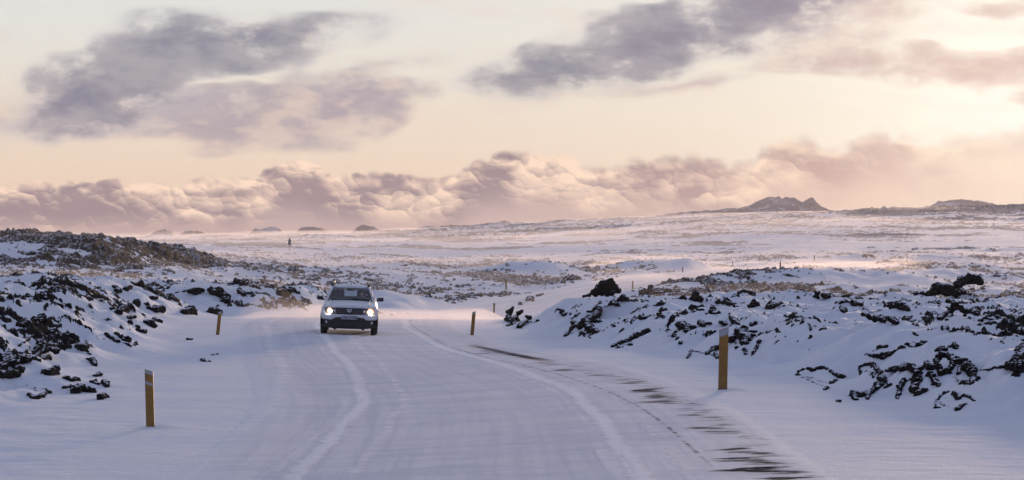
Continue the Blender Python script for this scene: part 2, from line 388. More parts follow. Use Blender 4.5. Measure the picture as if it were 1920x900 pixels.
def terrain(X, Y):
    """snow height, rock height"""
    D = np.hypot(X, Y)
    zb = z_base(X, Y)
    rd, rw, rok = road_dist(X, Y)
    # superelevated bend: the outer, right side is higher
    bank = 0.34*sst(X, -4.5, 4.0)*(1-sst(D, 56, 76)) * sst(D, 4, 20)
    tilt = -0.035*np.clip(X+5.3, -3.5, 3.5)*sst(D, 66, 76)*(1-sst(D, 92, 108))
    zb = zb+bank+tilt
    U = CX+F*X/np.maximum(Y, 1)
    wob = fbm2(X, Y, 9, 3)
    # left lava mound
    xe = bl(D, [(30,-7.2),(44,-7.7),(60,-9.2),(75,-10.3),(90,-11.2),(112,-13.0)]) + wob*1.3
    mL = sst(xe-X, 0, 4.5)*sst(D+wob*3, 44.5, 58)*(1-sst(D, 98, 112))*(Y > 0)
    hL = bl(D, [(44,.9),(60,1.3),(80,1.42),(92,1.5),(120,1.4)])
    # bank behind the left marker
    m2 = sst(-8.6+wob*1.2-X+0.05*(D-118), 0, 3)*sst(D, 106, 117)*(1-sst(D, 128, 150))
    m2 = np.where(Y > 0, m2, 0)
    # small fore-bank right of it, behind the car
    m2b = np.exp(-(((X+9.0)/5.5)**2+((Y-126)/9)**2))
    # right lava mound
    xr = bl(D, [(28,10.4),(37,8.0),(43,6.6),(55,4.9),(78,1.0),(86,.1),(96,.4)]) + wob*0.8
    mR = sst(X-xr, 0, 3.6)*(1-sst(D, 96, 116))*sst(D, 30, 38)*(Y > 0)
    hR = bl(D, [(30,.55),(45,.8),(60,.85),(80,.9),(96,.95),(116,.9)])
    # rocky hill on the left
    hx = np.interp(X, [-400,-60,-39.5,-36.5,-34.5,-30], [2.8,3.0,3.0,2.0,1.0,0])*sst(D, 192, 232)*(1-sst(D, 262, 330))*(Y > 0)
    hx2 = np.exp(-(((X+54)/11)**2+((D-236)/14)**2))*.35
    # low snow banks and mounds further out
    def mo(cx, cy, sx, sy, h): return h*np.exp(-(((X-cx)/sx)**2+((Y-cy)/sy)**2)**1.4)
    mm = mo(-9.5,178,8,12,.5)+mo(-3,186,4,10,.25)+mo(1,325,6.5,14,1.75)+mo(21,335,9.5,13,1.9)+mo(24,226,6.5,12,.9)+mo(33,232,8,14,.85)+\
         mo(-50,300,30,25,.4)+mo(52,300,14,16,1.0)+mo(44,262,10,14,.7)+mo(66,420,14,20,1.3)+mo(-13,350,9,14,.8)+mo(-22,300,10,12,.5)+mo(30,178,12,9,.35)+mo(40,152,9,8,.5)
    lava = np.clip(sst(mL,.0,.35)+sst(m2,.0,.4)+m2b*.6+sst(mR,.0,.35), 0, 1)
    offroad = sst(np.abs(rd), rw+0.4, rw+3.2); offroad = np.where(rok, offroad, 1.0)
    farm = sst(D, 118, 150)
    near = 1-sst(D, 130, 190); mid = sst(D, 120, 180)*(1-sst(D, 480, 700)); far = sst(D, 450, 700)
    # masks of how much rock shows
    dens = sst(mL,.08,.5)*0.58+sst(m2,.08,.5)*0.56+m2b*.5+sst(mR,.10,.55)*(0.40-.04*sst(D,70,90))
    dens = np.maximum(dens, (0.56+0.12*far)*farm*offroad)
    hillm = sst(hx, 0.15, 1.0); dens = np.maximum(dens, hillm*(0.86+.5*fbm2(X,Y*.5,26,2)))
    ridge_r = sst(U+wob*60, 1480, 1680)*sst(D, 1700, 1950)*(1-sst(D, 2700, 3000)); dens = np.maximum(dens, ridge_r*1.1)
    mmr = sst(mm, .5, 1.3)*(D > 280); dens = np.maximum(dens, mmr*0.62)
    # hummocks at three scales, each fading in with distance
    act = np.clip(lava+farm*offroad, 0, 1)
    
    s = near > 0
    H1 = np.zeros_like(D); K1 = np.zeros_like(D); S1 = np.zeros_like(D)
    x, y = X[s], Y[s]
    H1[s] = fbm2(x, y*.8, 3.2, 2)*0.42+fbm2(x+33, y*.9, 1.1, 3, .55)*.20
    coarse = fbm2(x+40, y*.75, 1.25, 2, .5, True)
    K1[s] = coarse*0.52+fbm2(x+9, y, 0.42, 4, .66, True)*0.30-.02
    S1[s] = coarse*0.26
    H2 = np.zeros_like(D); K2 = np.zeros_like(D); S2 = np.zeros_like(D)
    s = mid > 0; x, y = X[s], Y[s]
    H2[s] = fbm2(x, y*.45, 11, 3)*1.05
    coarse = fbm2(x+40, y*.7, 3.6, 2, .5, True)
    K2[s] = coarse*.95+fbm2(x+9, y, 1.2, 4, .66, True)*.62-.03
    S2[s] = coarse*.42
    H3 = np.zeros_like(D); K3 = np.zeros_like(D); S3 = np.zeros_like(D)
    s = far > 0; x, y = X[s], Y[s]
    H3[s] = fbm2(x, y*.35, 45, 3)*3.3*np.clip(D[s]/1500, .35, 1)
    coarse = fbm2(x+40, y*.5, 13, 2, .5, True)
    K3[s] = (coarse*2.2+fbm2(x+9, y*.7, 4.5, 4, .66, True)*1.5-.05)*np.clip(D[s]/1400, .5, 1.1)
    S3[s] = coarse*1.0*np.clip(D[s]/1400, .5, 1.1)
    patch = fbm2(X+70, Y*.6, np.where(D < 160, 3.6, np.where(D < 600, 16, 60)), 2)
    if True:
        pn = near; 
        hum = (H1*near+H2*mid+H3*far)*act
        rk = K1*near+K2*mid+K3*far; ssf = S1*near+S2*mid+S3*far
    amp = near*1.0+mid*2.0+far*5.0
    thr = (0.50-0.46*np.clip(dens+patch*1.05*np.minimum(1, dens*2), 0, 1.2))*amp*0.5
    verge = (fbm2(X, Y*.5, 2.4, 3)*0.07+fbm2(X*.6+Y*.25, Y, 0.8, 2)*0.03)*(np.abs(rd) > rw)*(D < 150)*offroad
    snow = zb+hL*mL+1.2*m2+.4*m2b+hR*mR+hx+hx2+mm*offroad+hum+ssf*act+verge
    hill_sm = hillm
    rock = zb+hL*mL+1.2*m2+.4*m2b+hR*mR+hx+hx2+mm*offroad+hum+rk-thr
    rock = np.where((act > 0.25) & (dens > .12), rock, snow-1.0*amp)
    snow = snow - 0.10*hill_sm
    rock = rock+ridge_r*(0.3+4.5*fbm2(X+5, Y*.5, 14, 4, .65, True))
    return snow, rock
def grid(th, Dd):
    T, DD = np.meshgrid(th, Dd); return DD*np.sin(T), DD*np.cos(T)
iR0 = int(np.searchsorted(Dr, 30)); 
GX, GY = grid(thd, Dr)
GS, GR = terrain(GX, GY)
GS = GS.astype(np.float64)
# clamp: the snow next to each crest stays where it is
def zsnow(X, Y):
    X = np.asarray(X, float); Y = np.asarray(Y, float)
    D = np.hypot(X, Y); th = np.clip(np.arctan2(X, Y), thd[0]+1e-6, thd[-1]-1e-6)
    fi = np.interp(D, Dr, np.arange(len(Dr))); fj = np.interp(th, thd, np.arange(len(thd)))
    i = np.minimum(fi.astype(int), len(Dr)-2); j = np.minimum(fj.astype(int), len(thd)-2); a = fi-i; b = fj-j
    return (GS[i, j]*(1-a)*(1-b)+GS[i+1, j]*a*(1-b)+GS[i, j+1]*(1-a)*b+GS[i+1, j+1]*a*b)
def hit(px, py, dmin=30.0, dmax=5000.0):
    """distance along the view ray through a photo pixel to the first snow"""
    tx = (px-CX)/F; tz = -(py-HZ)/F
    Ys = Dr[(Dr > dmin) & (Dr < dmax)]
    z = zsnow(Ys*tx, Ys); ray = CAMZ+Ys*tz
    b = np.nonzero(ray <= z)[0]
    return float(Ys[b[0]]) if len(b) else float(dmax)

for (px_, py_, hh_) in ((282, 800, .06), (1355, 731, .05)):     # little wind drifts banked round the two nearest markers
    d_ = hit(px_, py_); x_ = (px_-CX)/F*d_
    GS += hh_*np.exp(-(((GX-x_-.12)/.42)**2+((GY-d_+.05)/.30)**2))-hh_*.7*np.exp(-(((GX-x_+.35)/.25)**2+((GY-d_)/.25)**2))
def set_props(o, label=None, cat=None, group=None, kind=None):
    if label: o['label'] = label
    if cat: o['category'] = cat
    if group: o['group'] = group
    if kind: o['kind'] = kind
    return o
def mesh_np(name, V, Fq, mat, parent=None, smooth=True):
    V = np.asarray(V, np.float32); Fq = np.asarray(Fq, np.int32); n = Fq.shape[1]
    me = bpy.data.meshes.new(name); me.vertices.add(len(V)); me.vertices.foreach_set('co', V.ravel())
    me.loops.add(Fq.size); me.loops.foreach_set('vertex_index', Fq.ravel())
    me.polygons.add(len(Fq)); me.polygons.foreach_set('loop_start', np.arange(0, Fq.size, n, dtype=np.int32))
    me.polygons.foreach_set('loop_total', np.full(len(Fq), n, np.int32))
    me.polygons.foreach_set('use_smooth', np.full(len(Fq), smooth, bool))
    me.update(calc_edges=True); me.validate(); me.materials.append(mat)
    o = bpy.data.objects.new(name, me); C.objects.link(o)
    if parent: o.parent = parent
    return o
def gridfaces(nr_, nc, flip=False):
    idx = np.arange(nr_*nc).reshape(nr_, nc)
    a, b, c_, d = idx[:-1, :-1], idx[:-1, 1:], idx[1:, 1:], idx[1:, :-1]
    return np.stack([a, b, c_, d] if not flip else [a, d, c_, b], -1).reshape(-1, 4)

# snow sheet: every second column and row of the fine grid, plus the coarse rest all round
csel = np.unique(np.r_[np.arange(0, len(thd), 3), len(thd)-1]); rsel = np.unique(np.r_[0:12, np.arange(12, len(Dr), 2), len(Dr)-1])
thf = np.concatenate([thn, thd[csel], tho]); DS = Dr[rsel]
rs2 = np.unique(np.r_[0:len(rsel):1])
XS, YS = grid(thf, DS)
nl = len(thn); nm = len(csel)
ZS = np.zeros_like(XS)
ZS[:, nl:nl+nm] = GS[np.ix_(rsel, csel)]
for sl_ in (slice(0, nl), slice(nl+nm, None)):
    ZS[:, sl_] = terrain(XS[:, sl_], YS[:, sl_])[0]
zbk = np.clip(-YS/60.0, 0, 1)
ZS = ZS*(1-zbk)
# thin the side sectors: far fewer rows are needed there, keep one mesh
V = np.stack([XS, YS, ZS], -1).reshape(-1, 3)
snow_o = mesh_np('snow_ground', V, gridfaces(len(DS), len(thf)), SNOW)
set_props(snow_o, 'wind-packed snow covering the lava plain', kind='structure')

# ------------------------------------------------------------------ exposed lava: where the rough rock surface stands above the snow
i0 = int(np.searchsorted(Dr, 34)); i1 = int(np.searchsorted(Dr, 3000))
SX, SY, SZ, RZ = GX[i0:i1], GY[i0:i1], GS[i0:i1], GR[i0:i1]
DD = np.hypot(SX, SY)
jx = perlin2(SX/.35+5, SY/.35+RZ/.3)*0.05*(DD < 150)
VX = SX+jx
dif = RZ-SZ; marg = -0.03-0.0006*DD
fm = (np.maximum.reduce([dif[:-1, :-1], dif[:-1, 1:], dif[1:, 1:], dif[1:, :-1]]) > 0) 
fm |= (np.minimum.reduce([dif[:-1, :-1], dif[:-1, 1:], dif[1:, 1:], dif[1:, :-1]]) > marg[:-1, :-1])
core = (np.maximum.reduce([dif[:-1, :-1], dif[:-1, 1:], dif[1:, 1:], dif[1:, :-1]]) > 0)
# drop cells not touching a core cell nearby
near_core = core.copy()
for _ in range(2):
    c2 = near_core.copy(); c2[1:] |= near_core[:-1]; c2[:-1] |= near_core[1:]; c2[:, 1:] |= near_core[:, :-1]; c2[:, :-1] |= near_core[:, 1:]
    near_core = c2
fm &= near_core
NR_, NC_ = SX.shape
allV = np.stack([VX, SY, RZ], -1).reshape(-1, 3)
idx = np.arange(NR_*NC_).reshape(NR_, NC_)
# connected patches in the near field
jn = int(np.searchsorted(Dr, 150))-i0
fmn = fm[:jn]; lab = np.where(fmn, np.arange(fmn.size).reshape(fmn.shape), 1 << 30)
for it in range(60):
    old = lab
    l = lab.copy()
    l[1:] = np.minimum(l[1:], lab[:-1]); l[:-1] = np.minimum(l[:-1], lab[1:])
    l[:, 1:] = np.minimum(l[:, 1:], lab[:, :-1]); l[:, :-1] = np.minimum(l[:, :-1], lab[:, 1:])
    lab = np.where(fmn, l, 1 << 30)
    # pointer jump
    f = lab.ravel(); ok = f < (1 << 30); g = f.copy(); g[ok] = f[f[ok]]; g[ok] = g[g[ok]]; lab = g.reshape(lab.shape)
    if np.array_equal(lab, old): break
labs, counts = np.unique(lab[fmn], return_counts=True)
dv = DD[:jn-1+1]
order = np.argsort(-counts)
quad = np.stack([idx[:-1, :-1], idx[:-1, 1:], idx[1:, 1:], idx[1:, :-1]], -1)
def patch_obj(name, faces):
    u, inv = np.unique(faces.ravel(), return_inverse=True)
    return mesh_np(name, allV[u], inv.reshape(-1, 4), ROCK)
used = np.zeros_like(fm)
NIND = 190
qn = quad[:jn]
lf = lab.ravel(); srt = np.argsort(lf, kind='stable'); lsort = lf[srt]
for kk in order[:NIND]:
    L = labs[kk]
    a = np.searchsorted(lsort, L, 'left'); b = np.searchsorted(lsort, L, 'right'); cells = srt[a:b]
    faces = qn.reshape(-1, 4)[cells]
    cx_, cy_ = allV[faces[:, 0], 0].mean(), allV[faces[:, 0], 1].mean()
    o = patch_obj('lava_outcrop', faces)
    used.reshape(-1)[cells] = True
    pxx = CX+F*cx_/cy_; d_ = math.hypot(cx_, cy_)
    if pxx < 700 and d_ < 72: lb, gp = 'ragged dark lava poking through snow on the near left mound', 'lava outcrops on the near left mound'
    elif pxx < 700 and d_ < 106: lb, gp = 'dark lava crust breaking the snow near the crest of the left mound', 'lava outcrops on the crest of the left mound'
    elif pxx < 800: lb, gp = 'dark lava bit in the snow bank beyond the second left roadside marker', 'lava outcrops in the bank behind the left roadside marker'
    elif d_ < 56: lb, gp = 'ragged black lava on the snow slope nearest the lower right corner', 'lava outcrops on the near right slope'
    elif d_ < 80: lb, gp = 'dark broken lava crust half way up the right snow slope', 'lava outcrops half way up the right slope'
    elif d_ < 118: lb, gp = 'dark lava lump along the top of the right snow slope', 'lava outcrops on the top of the right slope'
    else: lb, gp = 'brownish lava lump in blowing snow behind the right slope', 'lava outcrops behind the right slope'
    set_props(o, lb, 'rock', gp)
rest = fm & ~used
band = [(34,110,'small_lava_fragments','scattered small dark lava fragments in the near snow'),(110,180,'lava_fragments','small lava fragments in the snow beyond the bend'),
        (180,290,'hillside_lava','dense dark lava crust on the left hill and the hollow beside it'),(290,700,'plain_lava','scattered lava showing through the snow plain in the middle distance'),
        (700,3100,'far_lava','far lava ridges showing through the snow up to the skyline')]
for (a, b, nm_, lb) in band:
    m = rest & (DD[:-1, :-1] >= a) & (DD[:-1, :-1] < b)
    if m.any():
        o = patch_obj(nm_, quad[m]); set_props(o, lb, 'lava rocks', kind='stuff')

# ------------------------------------------------------------------ road
RM, t, p, x, y, z, rip, med, gr, h, col = snow_mat('road_snow')
uvn = t.nodes.new('ShaderNodeUVMap'); uvn.uv_map = 'road'; uv = N(t, uvn.outputs[0]); u, v, _ = sep(t, uv)   # u: metres right of the centre, v: metres along
uw = u + (noise(t, vec(t, 0.0, v, 0.0), 0.09, 3, 0.5)-0.5)*0.5 + (noise(t, vec(t, x*1.2, y*3.2, 0.0), 1.3, 5, 0.7)-0.5)*0.55
def band_(c0, w, soft=0.5):
    return ((uw-c0)._m('ABSOLUTE')).sst(w*soft, w*1.25, 1.0, 0.0)
brk = noise(t, vec(t, x*0.55, y*2.0, 0.0), 0.7, 5, 0.65)
brk2 = noise(t, vec(t, x*0.3, y*1.4, 3.0), 0.35, 4, 0.6)
packed = mixc(t, brk.sst(0.35, 0.7), (0.62, 0.64, 0.71), (0.73, 0.74, 0.79))
packed = mixc(t, brk2.sst(0.40, 0.65)*0.6, packed, (0.80, 0.79, 0.81))
snow_col = col
uL = v.sst(28, 74, -2.65, -1.3)
ridges = ((uw-uL)._m('ABSOLUTE').sst(0.08, 0.18, 1.0, 0.0)*brk.sst(0.24, 0.44))._m('MAXIMUM', band_(1.9, 0.14)*brk.sst(0.22, 0.42))._m('MAXIMUM', ((uw-uL+0.34)._m('ABSOLUTE').sst(0.03, 0.10, 1.0, 0.0))*brk2.sst(0.42, 0.6)*0.7)._m('MAXIMUM', band_(1.6, 0.06)*brk2.sst(0.42, 0.6)*0.6)
ridges = ridges._m('MAXIMUM', ((uw-uL-0.8)._m('ABSOLUTE').sst(0.04, 0.12, 1.0, 0.0))*brk.sst(0.42, 0.58)*0.8)._m('MAXIMUM', ((uw-uL+1.75)._m('ABSOLUTE').sst(0.05, 0.2, 1.0, 0.0))*brk.sst(0.36, 0.55)*0.7)
ridges = ridges._m('MAXIMUM', band_(-4.1, 0.1)*brk.sst(0.4, 0.6)*0.4)._m('MAXIMUM', band_(2.5, 0.06)*brk.sst(0.4, 0.55)*0.6)
colr = mixc(t, ridges, packed, (0.90, 0.90, 0.92))
darkt = (band_(-2.8, 0.25)*0.35)._m('MAXIMUM', band_(0.9, 0.35)*0.2)._m('MAXIMUM', band_(-1.8, 0.2)*0.25)
colr = mixc(t, darkt*brk.sst(0.3, 0.6), colr, (0.58, 0.61, 0.69))
edge_m = (uw + (brk2-0.5)*1.2).sst(-3.0, -4.4)._m('MAXIMUM', uw.sst(3.8, 4.4))
# bare asphalt swept clear by the wind along the outer edge
ab = noise(t, vec(t, x*0.75, y*2.4, 0.0), 1.3, 6, 0.72)
colr = mixc(t, edge_m, colr, snow_col)
lane = noise(t, vec(t, u*5.0, v*0.10, 0.0), 1.0, 4, 0.65)
colr = mixc(t, lane.sst(0.45, 0.62)*brk.sst(0.3, 0.6)*0.5, colr, (0.84, 0.84, 0.87))
colr = mixc(t, lane.sst(0.47, 0.36)*brk2.sst(0.35, 0.6)*0.4*(edge_m*(-1.0)+1.0), colr, (0.56, 0.58, 0.66))
grit = noise(t, vec(t, x*2.0, y*5.0, 0.0), 2.2, 5, 0.7)
colr = mixc(t, grit.sst(0.66, 0.74)*0.45*(edge_m*(-1.0)+1.0), colr, (0.42, 0.43, 0.50))
big = noise(t, vec(t, x*0.35, y*1.1, 7.0), 0.8, 3, 0.6)
cut = v.sst(29, 35, 0.572, 0.602)+v.sst(40, 44, 0.0, -0.02)+v.sst(47, 54, 0.0, 0.035)+v.sst(70, 78, 0.0, 0.3)
u0 = v.sst(30, 66, 3.65, 2.95)
edgeb = (u-u0+(big-0.5)*2.2)._m('ABSOLUTE').sst(0.05, 0.70, 1.0, 0.0)*u.sst(4.45, 4.1)
asf = (ab*0.62 + big*0.38 + edgeb*0.14 - cut).sst(0.012, 0.11)*edgeb.sst(0.05, 0.35)
line = (u-u0-0.1+(big-0.5)*.3)._m('ABSOLUTE').sst(0.05, 0.30, 1.0, 0.0)*v.sst(57, 61)*v.sst(70, 76, 1.0, 0.0)
asf = asf._m('MAXIMUM', (line*ab.sst(0.36, 0.46)))
hair = (u-u0+0.75)._m('ABSOLUTE').sst(0.01, 0.05, 1.0, 0.0)*v.sst(30, 34)*ab.sst(0.45, 0.55)*0.7
asf = asf._m('MAXIMUM', hair)
colr = mixc(t, asf, colr, mixc(t, gr.sst(0.4, 0.65), (0.03, 0.027, 0.026), (0.13, 0.11, 0.10)))
t.links.new(colr.s, p.inputs['Base Color'])
t.links.new((asf*(-0.08)+0.08).s, p.inputs['Specular IOR Level']); t.links.new((asf*0.2+0.8).s, p.inputs['Roughness'])
bump(t, p, h*0.8+ridges*0.35-asf*0.3, 0.6, 0.08)
ss = np.concatenate([np.arange(-20, 110, 0.4), np.arange(110, 450, 2.0)])
ac = np.concatenate([[-1.0], np.linspace(-.97, .97, 23), [1.0]])
cX, cW = road_c(ss); slp = np.interp(ss, _ry, _sl)
arc = np.concatenate([[0], np.cumsum(np.hypot(np.diff(cX), np.diff(ss)))]); arc += -20
AX = cX[:, None]+cW[:, None]*ac[None]/np.sqrt(1+slp**2)[:, None]; AY = ss[:, None]-slp[:, None]*cW[:, None]*ac[None]/np.sqrt(1+slp**2)[:, None]
AZ = np.where(AY > 1, zsnow(AX, np.maximum(AY, 0.2)), 0.0)
lift = np.where(AY < 110, 0.022, 0.03+0.0005*(AY-110)); lift = lift+0.012*0-np.clip((np.abs(ac)[None]-.93)/.07, 0, 1)*0.05
cam_u = ac[None]*cW[:, None]*np.ones_like(AY)
rut = 0.0
for c0, w0, h0 in ((1.9,.16,.008),(-3.5,.25,.012),(-2.8,.3,-.012),(.9,.35,-.012),(-1.35,.12,.01)):
    rut = rut+h0*np.exp(-((cam_u-c0)/w0)**2)
rn = perlin2(AX*1.1, AY*2.3)*0.008
road_o = mesh_np('snowy_road', np.stack([AX, AY, AZ+lift+rut+rn], -1).reshape(-1, 3), gridfaces(len(ss), len(ac)), RM)
set_props(road_o, 'snow-packed road with tyre tracks bending away to the left', kind='structure')
uvl = road_o.data.uv_layers.new(name='road')
vi = np.empty(len(road_o.data.loops), np.int32); road_o.data.loops.foreach_get('vertex_index', vi)
uvv = np.stack([cam_u.ravel(), (arc[:, None]*np.ones_like(AY)).ravel()], -1)[vi].astype(np.float32)
uvl.data.foreach_set('uv', uvv.ravel())
def z_road(X, Y):
    return float(zsnow(X, Y))+0.03

# ------------------------------------------------------------------ far hills and mountains
def ico(sub):
    bm = bmesh.new(); bmesh.ops.create_icosphere(bm, subdivisions=sub, radius=1.0)
    v = np.array([q.co[:] for q in bm.verts]); f = np.array([[w.index for w in q.verts] for q in bm.faces]); bm.free(); return v, f
def mountain(prof, D, depth, ybase, seed, label):
    xs = np.linspace(prof[0][0], prof[-1][0], 150); tops = np.interp(xs, [q[0] for q in prof], [q[1] for q in prof])
    kk = np.ones(3)/3; tops = np.convolve(np.pad(tops, 1, 'edge'), kk, 'valid')
    rows_ = np.linspace(-1, 1, 41); zb_ = CAMZ-(ybase-HZ)*D/F
    V = []
    X0 = (xs-CX)/F*D
    for r_ in rows_:
        Yv = D+depth*r_; hgt = (ybase-tops)/F*D
        ridge = np.sqrt(np.clip(1-np.abs(r_)**1.3, 0, 1))**1.2
        wid = fbm2(X0+seed*77, np.full_like(X0, Yv), hgt.max()*1.3, 4, .6, True)
        z_ = zb_-10+(hgt+10)*(ridge)*(1+wid*.30*(abs(r_) > .04))
        V.append(np.stack([X0*Yv/D, np.full_like(X0, Yv), z_], -1))
    V = np.array(V); o = mesh_np('mountain', V.reshape(-1, 3), gridfaces(len(rows_), len(xs)), HAZED_FARROCK)
    set_props(o, label, kind='structure')
mountain([(1230,405),(1300,397),(1380,392),(1408,387),(1425,378),(1440,372),(1462,372),(1492,374),(1500,380),(1508,381),(1514,375),(1522,373),(1530,379),(1540,389),(1552,395),(1575,398),(1620,402),(1650,408)], 3600, 160, 410, 1, 'snowy volcanic mountain with a notched flat top on the horizon')
mountain([(1660,392),(1675,388),(1690,391),(1720,391),(1745,386),(1760,379),(1780,376),(1800,377),(1830,377),(1850,381),(1880,386),(1910,389),(1960,394),(2030,398)], 4200, 200, 400, 2, 'low broad mountain at the right end of the horizon')
mountain([(270,446),(284,440),(292,435),(306,431),(320,434),(328,441),(335,441),(345,435),(362,433),(380,436),(392,442),(402,438),(420,441),(450,445)], 4000, 120, 449, 3, 'pair of faint rounded hills just right of the rocky left hill')
mountain([(455,444),(470,437),(476,430),(490,431),(502,428),(516,426),(526,431),(533,438),(548,441),(560,432),(568,427),(585,426),(600,429),(612,433),(628,438),(660,441)], 3800, 120, 447, 4, 'faint hills on the horizon behind the road sign')
mountain([(650,440),(664,433),(672,426),(685,423),(698,426),(710,431),(730,437),(760,439)], 3900, 90, 444, 5, 'single faint pointed hill left of the centre of the horizon')
mountain([(760,438),(780,430),(800,426),(815,427),(850,424),(900,425),(938,418),(950,415),(960,420),(1000,420),(1040,415),(1060,416),(1120,420),(1180,416),(1260,412)], 3300, 130, 440, 6, 'long low ridge lying along the middle of the horizon')

# ------------------------------------------------------------------ hero rocks
IV, IF_ = ico(3); IV2, IF2 = ico(2)
def rock_mesh(lumps, seed):
    """lumps: list of (centre xyz, radius xyz, axis rotation)"""
    VV, FF, off = [], [], 0
    for q, (c_, r_, a_) in enumerate(lumps):
        big = max(r_) > 0.13
        v, f = (IV, IF_) if big else (IV2, IF2)
        o_ = np.array([seed*3.7+q*1.3, q*2.1, seed])
        n = perlin3(v*1.1+o_)*.38+(.5-np.abs(perlin3(v*2.3+o_+9)))*.42+(perlin3(v*5.1+o_+5)*.20 if big else 0)
        w = v*(0.82+n)[:, None]
        w = w*np.array(r_)
        ca, sa = math.cos(a_), math.sin(a_)
        w = np.stack([w[:, 0]*ca-w[:, 2]*sa, w[:, 1], w[:, 0]*sa+w[:, 2]*ca], -1)
        VV.append(w+np.array(c_)); FF.append(f+off); off += len(v)
    return np.concatenate(VV), np.concatenate(FF)
hseed = [0]
def hero(label, strokes, upright=False, lo=1.0):
    """strokes: lists of (photo x, photo y, radius in photo pixels); every stroke point is set on the snow where its ray meets the ground"""
    hseed[0] += 1; rr = random.Random(hseed[0]*31)
    allp = [p_ for s in strokes for p_ in s]
    yb = max(p_[1]+p_[2]*.7 for p_ in allp); xb = [p_[0] for p_ in allp if p_[1]+p_[2]*.7 == yb][0]
    D0 = hit(xb, yb)
    lumps = []
    def d_at(x_, y_, r_):
        if upright: return D0
        return min(max(hit(x_, y_+r_*.6), D0), D0*1.09)
    for s in strokes:
        prev = None
        for (x_, y_, r_) in s:
            d = d_at(x_, y_, r_)
            pt = np.array([(x_-CX)/F*d, d, CAMZ-(y_-HZ)/F*d]); rad = r_/F*d
            if prev is not None:
                seg = pt-prev[0]; L = np.linalg.norm(seg); nst = max(1, int(L/(0.95*(rad+prev[1])/2+1e-6)))
                for q in range(1, nst):
                    f = q/nst; rm = (prev[1]*(1-f)+rad*f)*rr.uniform(.75, 1.05)
                    lumps.append((prev[0]+seg*f+np.array([rr.uniform(-.3, .3), rr.uniform(-.5, .5), rr.uniform(-.3, .3)])*rm,
                                  (rm*1.15, rm*rr.uniform(1.0, 1.8), rm*rr.uniform(.8, 1.0)), math.atan2(seg[2], seg[0])))
                    if rr.random() < .45:
                        rs = rm*rr.uniform(.5, 1.0); lumps.append((prev[0]+seg*f+np.array([rr.uniform(-1, 1)*rm*1.1, rr.uniform(-.6, .6)*rm, rr.uniform(-.9, .7)*rm]), (rs*1.3, rs*1.3, rs), rr.uniform(-1, 1)))
            lumps.append((pt, (rad*rr.uniform(1.0, 1.25), rad*rr.uniform(1.1, 1.9), rad*rr.uniform(.9, 1.1)), rr.uniform(-.5, .5)))
            if r_ > 5:
                for q in range(3):
                    a_ = rr.uniform(-.4, 3.5); rs = rad*rr.uniform(.35, .6)
                    lumps.append((pt+np.array([math.cos(a_)*rad*.85, rr.uniform(-1, .4)*rad, math.sin(a_)*rad*.75]), (rs*1.2, rs*1.3, rs), rr.uniform(-1, 1)))
            prev = (pt, rad)
    # the pieces that show are joined under the snow
    heads = [np.array([(q[0][0]-CX)/F*d_at(*q[0]), d_at(*q[0]), CAMZ-(q[0][1]-HZ)/F*d_at(*q[0])]) for q in strokes]
    done = [0]
    for i_ in range(1, len(heads)):
        j_ = min(done, key=lambda q: np.linalg.norm((heads[q]-heads[i_])[[0, 2]])); done.append(i_)
        A, B = heads[j_], heads[i_]; L = np.linalg.norm(A-B); n_ = max(2, int(L/(5*D0/F)))
        for q in range(n_+1):
            P_ = A+(B-A)*q/n_; rr_ = 4.5*D0/F; P_ = P_.copy()
            P_[2] = min(P_[2], float(zsnow(P_[0], P_[1])))-rr_*.9*(1 if 0 < q < n_ else .5)
            lumps.append((P_, (rr_*1.3, rr_*1.3, rr_), 0.0))
    V, Fc = rock_mesh(lumps, hseed[0])
    tm = mesh_np('t', V, Fc, ROCK); md = tm.modifiers.new('r', 'REMESH'); md.mode = 'VOXEL'; vox = max(1.7*D0/F, 0.014); md.voxel_size = vox
    bpy.context.view_layer.update()
    nm = bpy.data.meshes.new_from_object(tm.evaluated_get(bpy.context.evaluated_depsgraph_get())); bpy.data.objects.remove(tm)
    cnt = len(nm.vertices); V = np.empty(cnt*3, np.float32); nm.vertices.foreach_get('co', V); V = V.reshape(-1, 3).astype(float)
    NN = np.empty(cnt*3, np.float32); nm.vertices.foreach_get('normal', NN); NN = NN.reshape(-1, 3)
    wl = 5.0*D0/F
    V += NN*((perlin3(V/(wl*2.2)+hseed[0])*.55+(.35-np.abs(perlin3(V/wl+7)))*.55+perlin3(V/(wl*.45))*.22)*wl*.85)[:, None]
    org = np.array([V[:, 0].mean(), V[:, 1].mean(), V[:, 2].min()])
    nm.vertices.foreach_set('co', (V-org).astype(np.float32).ravel()); nm.update()
    nm.materials.clear(); nm.materials.append(CRAG); nm.name = 'lava_rock'
    sm_ = np.ones(len(nm.polygons), bool); nm.polygons.foreach_set('use_smooth', sm_)
    o = bpy.data.objects.new('lava_rock', nm); C.objects.link(o); o.location = org
    set_props(o, label, 'rock', 'distinct lava rocks')
